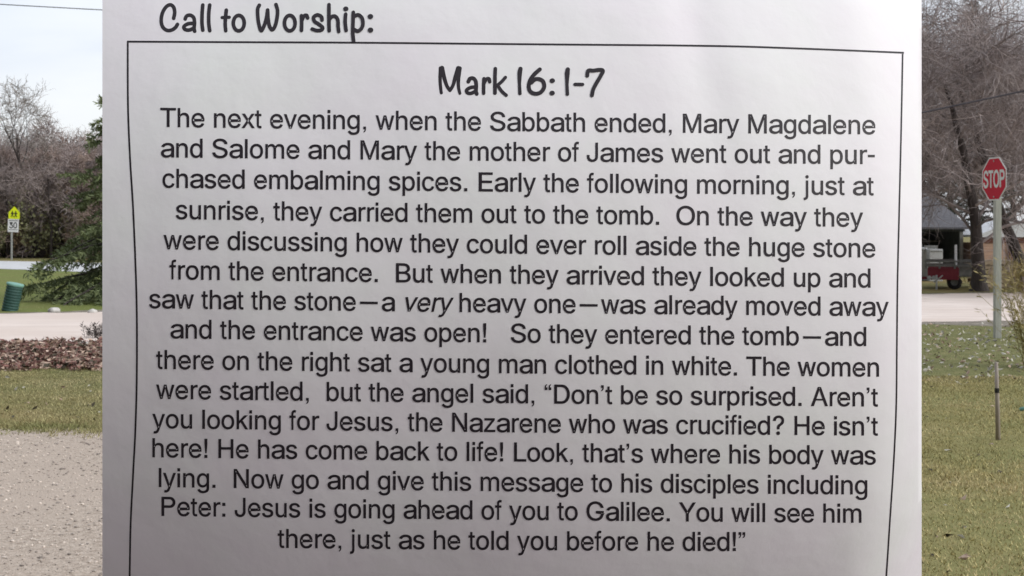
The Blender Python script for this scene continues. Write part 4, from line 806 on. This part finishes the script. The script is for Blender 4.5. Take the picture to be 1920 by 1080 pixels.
# trailer
d = 35.6
tx = X(1776, d)
tr_ = empty('utility_trailer', (tx, d, 0), R(-18.5), label='small red utility trailer with grey rails parked under the bare tree', cat='trailer')
x0, x1 = X(1736, d) - tx, X(1824, d) - tx
mb = MB(); wbox(mb, (X(1741, d) - tx, 0, 0.27), (X(1797, d) - tx, 0.05, 0.60), 0.008); wbox(mb, (X(1741, d) - tx, 0.05, 0.27), (X(1797, d) - tx, 1.9, 0.32)); wbox(mb, (X(1741, d) - tx, 1.85, 0.32), (X(1797, d) - tx, 1.9, 0.60))
mb.build('box_body', M_trred, tr_)
mb = MB()
for zz in (0.66, 0.78): mb.box(((x0 + x1) / 2, -0.03, zz), (x1 - x0, 0.05, 0.05)); mb.box(((x0 + x1) / 2, 1.93, zz), (x1 - x0, 0.05, 0.05))
for xx in (x0 + 0.03, x1 - 0.03): mb.box((xx, 0.95, 0.72), (0.05, 1.96, 0.05))
for xx in (x0 + 0.03, -0.2, 0.2, x1 - 0.03): mb.box((xx, -0.03, 0.70), (0.05, 0.052, 0.24))
mb.build('rail', M_trgrey, tr_)
mb = MB(); wbox(mb, (X(1797, d) - tx + 0.005, 0.02, 0.36), (x1, 1.85, 0.64), 0.01); mb.build('toolbox', M_trgrey, tr_)
for yy in (0.12, 1.7):
    wh = Matrix.Translation((X(1789, d) - tx, yy, 0.205)) @ Matrix.Rotation(R(90), 4, 'X')
    mb = MB(); mb.lathe([(0.10, -0.07), (0.19, -0.08), (0.205, -0.05), (0.205, 0.05), (0.19, 0.08), (0.10, 0.07)], 24, wh); wl = mb.build('wheel', M_tyre, tr_, True)
    mb = MB(); mb.lathe([(0, -0.045), (0.03, -0.05), (0.10, -0.045), (0.10, 0.045), (0, 0.045)], 20, wh); mb.build('rim', M_trgrey, wl)
mb = MB(); mb.box((X(1757, d) - tx, -0.05, 0.20), (0.05, 0.05, 0.40), bev=0.006); mb.tube([(X(1752, d) - tx, -0.05, 0.2), (X(1764, d) - tx, -0.12, 0.34), (X(1768, d) - tx, -0.12, 0.40)], 0.02, 8); mb.build('jack_stand', M_applw, tr_)
for px in (1744, 1752): 
    mb = MB(); mb.lathe([(0, 0), (0.055, 0.004), (0.06, 0.03), (0, 0.035)], 16, Matrix.Translation((X(px, d) - tx, -0.005, Z(521, d))) @ Matrix.Rotation(R(90), 4, 'X')); mb.build('lamp', M_applw, tr_)
mb = MB(); mb.box((X(1740, d) - tx, 0.5, 0.30), (0.30, 0.07, 0.07)); mb.build('drawbar', M_trred, tr_)
pp = MB(); pp.box((0, 0, 0.30), (0.06, 0.06, 0.60), bev=0.01); o = pp.build('pole', M_roofw, None, loc=(X(1806, d), d + 0.6, 0.64))
tag(o, 'short pale upright pole standing on the grey toolbox of the trailer', 'pole')
# plank shed
d = 45; hx = X(1880, d)
ps = empty('plank_shed', (hx, d, 0), label='low tan plank shed with white roof between the two dark trunks', cat='shed')
mb = MB(); wbox(mb, (X(1838, d) - hx, 0, 0), (X(1960, d) - hx, 2.6, 1.22)); mb.build('wall', M_plank, ps)
mb = MB(); wbox(mb, (X(1836, d) - hx, -0.03, 1.22), (X(1962, d) - hx, 0.05, 1.42)); mb.build('fascia', M_brown, ps)
mb = MB(); wbox(mb, (X(1893, d) - hx - 0.05, -0.06, 0), (X(1893, d) - hx + 0.05, -0.002, 1.22)); mb.build('corner_board', M_brown, ps)
mb = MB(); mb.prism([(X(1834, d) - hx, 1.42), (X(1964, d) - hx, 1.42), (X(1964, d) - hx, 1.50), (X(1899, d) - hx, 2.02), (X(1834, d) - hx, 1.50)], Matrix.Translation((0, -0.08, 0)), 2.8); mb.build('roof', M_roofw, ps)
# pallets
d = 36.6; px_ = X(1872, d)
p0 = None
for i in range(6):
    if p0 is None:
        p0 = empty('wooden_pallet', (px_, d, 0.0), label='weathered wooden pallet in the stack behind the stop sign post', cat='pallet', group='pallets stacked behind the stop sign post')
        mb = MB()
        for k in range(5): mb.box((-0.40 + k * 0.20, 0.5, 0.122), (0.14, 1.0, 0.016)); mb.box((-0.40 + k * 0.20, 0.5, 0.008), (0.14, 1.0, 0.016))
        mb.build('deck_board', M_pallet, p0)
        for yy in (0.03, 0.5, 0.97):
            mb = MB(); mb.box((0, yy, 0.065), (0.96, 0.045, 0.094)); mb.build('runner', M_pallet, p0)
        o = p0
    else:
        o = copy_tree(p0)
    o.location = (px_ + rw.uniform(-0.04, 0.04), d + rw.uniform(-0.03, 0.03), 0.132 * i); o.rotation_euler[2] = rw.uniform(-0.06, 0.06)

# ------------------------------------------------------------------ plants, stake, cables, stones
def arching(name, loc, n, H, lab, cat, m_, seed, spread=0.6, leaf=0.05, r=0.006):
    rg = np.random.default_rng(seed); o = empty(name, loc, label=lab, cat=cat); S = MB(); F = MB()
    for i in range(n):
        a = rg.uniform(0, 6.28); s = rg.uniform(0.1, spread)
        bp = branch(S, (rg.normal(0, 0.06), rg.normal(0, 0.06), -0.02), unit(np.array([math.cos(a) * s, math.sin(a) * s, 1])), H * rg.uniform(0.6, 1.1), r, rg, 8, 0.10, -0.10 * s, 4, 0.3)
        for k in range(18):
            p, dd = along(bp, rg.uniform(0.2, 1)); q = unit(dd + perp(dd, rg) * 0.8 + np.array([0, 0, -0.25])); w_ = perp(q, rg) * leaf * 0.09; l_ = leaf * rg.uniform(0.7, 1.4)
            F.add([p, p + q * l_ * 0.5 + w_, p + q * l_, p + q * l_ * 0.5 - w_], [(0, 1, 2, 3)])
    S.build('stem', m_, o); F.build('foliage', m_, o); return o
gx, gy = at(1944, 690)
arching('willow_shrub', (gx, gy, 0), 110, 1.35, 'straw yellow arching shrub at the right edge beside the stop sign', 'shrub', M_straw, 21, 0.36, 0.075, 0.005)
gx, gy = at(1921, 551)
arching('dry_plant', (gx, gy, 0), 60, 0.90, 'pale dry bushy plant by the road behind the stop sign post', 'plant', M_straw, 22, 0.5, 0.16, 0.007)
gx, gy = at(182, 634)
arching('dead_weed', (gx, gy, 0), 22, 0.26, 'dark dead weed clump on the near edge of the gravel road by the page', 'weed', M_bark, 23, 0.6, 0.06, 0.004)
gx, gy = at(1871, 826)
o = empty('wooden_stake', (gx, gy, 0), label='thin weathered stake standing in the grass below the stop sign', cat='stake')
mb = MB(); mb.tube([(-0.012, 0, 0.60), (-0.004, 0, 0.3), (0.003, 0, -0.06)], [0.013, 0.016, 0.019], 8); mb.build('shaft', M_stake, o, True)
mb = MB(); mb.lathe([(0.0, -0.02), (0.0175, -0.018), (0.0175, 0.018), (0, 0.02)], 10, Matrix.Translation((-0.007, 0, 0.385))); mb.build('dark_band', M_black, o)
def cable(name, a, b, sag, lab, r=0.012):
    P = [a.lerp(b, t) - Vector((0, 0, sag * 4 * t * (1 - t))) for t in np.linspace(0, 1, 40)]
    mb = MB(); mb.tube([p[:] for p in P], r, 6); return tag(mb.build(name, M_cable), lab, 'cable')
def pole(px, d, h):
    x = (px - 960) / FPX * d
    o = empty('utility_pole', (x, d, 0), label='wooden utility pole carrying an overhead cable behind the page', cat='utility pole', group='utility poles carrying the cables')
    mb = MB(); mb.tube([(0, 0, -0.1), (0, 0, h * 0.5), (0, 0, h)], [0.15, 0.13, 0.10], 12); mb.build('shaft', M_pole, o, True)
    mb = MB(); mb.box((0, -0.14, h - 0.4), (1.6, 0.09, 0.11)); mb.build('crossarm', M_pole, o)
    return o
# left cable between a pole beyond the left edge and one behind the page; right cable between two poles as well
a, b = atd(-1400, -100, 45), atd(560, 36, 45)
cable('overhead_cable', a, b, 0.25, 'thin overhead cable crossing the sky at the top left', 0.016)
pole(560, 45, b.z)
a2, b2 = atd(1480, 262, 30), atd(2900, -60, 30)
cable('overhead_cable', a2, b2, 0.12, 'dark sloping cable in front of the bare trees on the right', 0.022)
pole(1480, 30, a2.z)
def stone(px, py, s, lab, seed):
    rg = np.random.default_rng(seed); x, y = at(px, py)
    bm = bmesh.new(); bmesh.ops.create_icosphere(bm, subdivisions=3, radius=s)
    for v in bm.verts:
        n = v.co.normalized(); k = 1 + 0.18 * math.sin(n.x * 4 + seed) * math.cos(n.y * 3.3 + seed) + rg.normal(0, 0.025)
        v.co = Vector((n.x * s * 1.35 * k, n.y * s * k, n.z * s * 0.8 * k))
    mb = MB(); mb.bm(bm); o = mb.build('stone', M_stone, None, True, (x, y, s * 0.35))
    tag(o, lab, 'stone')
stone(173, 587, 0.07, 'pale rounded stone at the far road edge beside the page', 1)
stone(101, 585.5, 0.085, 'larger grey stone at the middle of the far road edge on the left', 2)
stone(160, 648, 0.05, 'small white stone among the fallen leaves on the left', 3)
mb = MB(); mb.tube([(0, 0, 0.02), (0.10, 0.02, 0.035), (0.2, -0.01, 0.03), (0.3, 0.02, 0.015)], 0.018, 8); x, y = at(1913, 772); o = mb.build('hose_end', M_teal_l, None, True, (x, y, 0)); tag(o, 'short teal hose end lying in the grass at the right edge', 'hose')

# ------------------------------------------------------------------ ground cover (stuff)
def leaves(name, pts, lo, hi, mats, seed, h=0.0, label=None):
    rg = np.random.default_rng(seed); mb = MB()
    for x, y in pts:
        s = rg.uniform(lo, hi); a = unit(rg.normal(size=3) * np.array([1, 1, 0.45])); b = perp(a, rg); b = unit(b * np.array([1, 1, 0.6]))
        c = np.array([x, y, s * 0.45 + rg.uniform(0, 1) ** 2 * h]); cu = np.cross(a, b) * s * 0.25
        mb.add([c - a * s, c - b * s * 0.5 + cu, c + a * s, c + b * s * 0.5 + cu], [(0, 1, 2, 3)], int(rg.integers(len(mats))))
    return tag(mb.build(name, mats), label, None, kind='stuff')
rg = np.random.default_rng(31)
pts = []
while len(pts) < 7500:
    px, t = rg.uniform(-60, 300), rg.beta(1.6, 1.5); py = 640 + t * 56 + 2 * math.sin(px * 0.05)
    pts.append(at(px, py))
leaves('leaf_litter', pts, 0.02, 0.055, [M_lf_brown, M_lf_brown, M_lf_tan, M_lf_dark, M_lf_brown, M_lf_tan], 32, 0.045)
pts = []
for _ in range(980):
    px, py = rg.uniform(1480, 1960), 606 + rg.beta(1.3, 1.8) * 118; pts.append(at(px, py))
leaves('scattered_leaves', pts, 0.016, 0.045, [M_lf_pale, M_lf_pale, M_lf_tan], 33, 0.02)
pts = [at(rg.uniform(1680, 1960), 700 + rg.random() ** 0.8 * 380) for _ in range(46)] + [at(rg.uniform(-40, 260), rg.uniform(700, 800)) for _ in range(40)] + [at(1756, 1008), at(1758, 1010), at(1735, 757)]
leaves('scattered_leaves', pts, 0.012, 0.035, [M_lf_dark, M_lf_pale, M_lf_dark, M_lf_tan], 34, 0.01)
def blades(name, regions, seed, lo, hi, wd, mt=None):
    rg = np.random.default_rng(seed); V = []; F = []; b = 0
    for n, (x0, x1), (y0, y1), ok in regions:
        for _ in range(n):
            # even spread over the ground as it is
            while True:
                d0, d1 = EYE * FPX / (y1 - HOR), EYE * FPX / (y0 - HOR)
                d_ = math.sqrt(rg.uniform(d0 * d0, d1 * d1)); x = (rg.uniform(x0, x1) - 960) / FPX * d_
                if ok is None or ok(x, d_): break
            h = rg.uniform(lo, hi) * (0.9 + 0.22 * math.sin(x * 2.1 + 1.3 * d_) * math.sin(d_ * 0.9 - x)); a = rg.uniform(0, 6.28); w_ = wd * rg.uniform(0.6, 1.3)
            ux, uy = math.cos(a) * w_, math.sin(a) * w_; lx, ly = rg.normal(0, h * 0.5, 2)
            V += [(x - ux, d_ - uy, 0), (x + ux, d_ + uy, 0), (x + lx, d_ + ly, h)]; F.append((b, b + 1, b + 2)); b += 3
    mb = MB(); mb.add(V, F); return tag(mb.build(name, mt or M_blade), kind='stuff')
drive_edge = lambda x, y: y > a0[1] + (a1[1] - a0[1]) * (x - a0[0]) / (a1[0] - a0[0]) - 0.05
blades('grass', [(46000, (1640, 1990), (706, 1090), None)], 42, 0.010, 0.032, 0.0045, M_blade_dry)
blades('grass', [(16000, (-70, 270), (692, 818), drive_edge), (5000, (1640, 1990), (612, 715), None), (9000, (-70, 270), (512, 586), None)], 41, 0.008, 0.026, 0.0045)
def edge_tufts(n, seed):
    rg = np.random.default_rng(seed); V = []; F = []; b = 0
    for _ in range(n):
        t = rg.uniform(0, 1); cx = a0[0] + (a1[0] - a0[0]) * t; cy = a0[1] + (a1[1] - a0[1]) * t + rg.normal(0.0, 0.16)
        for k in range(int(rg.integers(5, 16))):
            x, y = cx + rg.normal(0, 0.035), cy + rg.normal(0, 0.035); h = rg.uniform(0.012, 0.05); a = rg.uniform(0, 6.28); lx, ly = rg.normal(0, h * 0.5, 2)
            V += [(x - math.cos(a) * 0.004, y - math.sin(a) * 0.004, 0.003), (x + math.cos(a) * 0.004, y + math.sin(a) * 0.004, 0.003), (x + lx, y + ly, h)]; F.append((b, b + 1, b + 2)); b += 3
    mb = MB(); mb.add(V, F); return tag(mb.build('grass', M_blade), kind='stuff')
edge_tufts(260, 61)
rg = np.random.default_rng(51); mb = MB()
ico = bmesh.new(); bmesh.ops.create_icosphere(ico, subdivisions=1, radius=1); IV = np.array([v.co[:] for v in ico.verts]); ico.verts.index_update(); IF = [[v.index for v in f.verts] for f in ico.faces]; ico.free()
for _ in range(5000):
    d0, d1 = 5.7, 10.2; y = math.sqrt(rg.uniform(d0 * d0, d1 * d1)); x = (rg.uniform(-60, 250) - 960) / FPX * y
    if drive_edge(x, y + 0.12): continue
    s = 0.002 + 0.009 * rg.random() ** 5
    mb.add(IV * (1 + rg.normal(0, 0.12, IV.shape)) * np.array([s * rg.uniform(0.8, 1.5), s * rg.uniform(0.8, 1.5), s * 0.7]) + np.array([x, y, 0.004 + s * 0.25]), IF)
tag(mb.build('pebbles', M_pebble), kind='stuff')
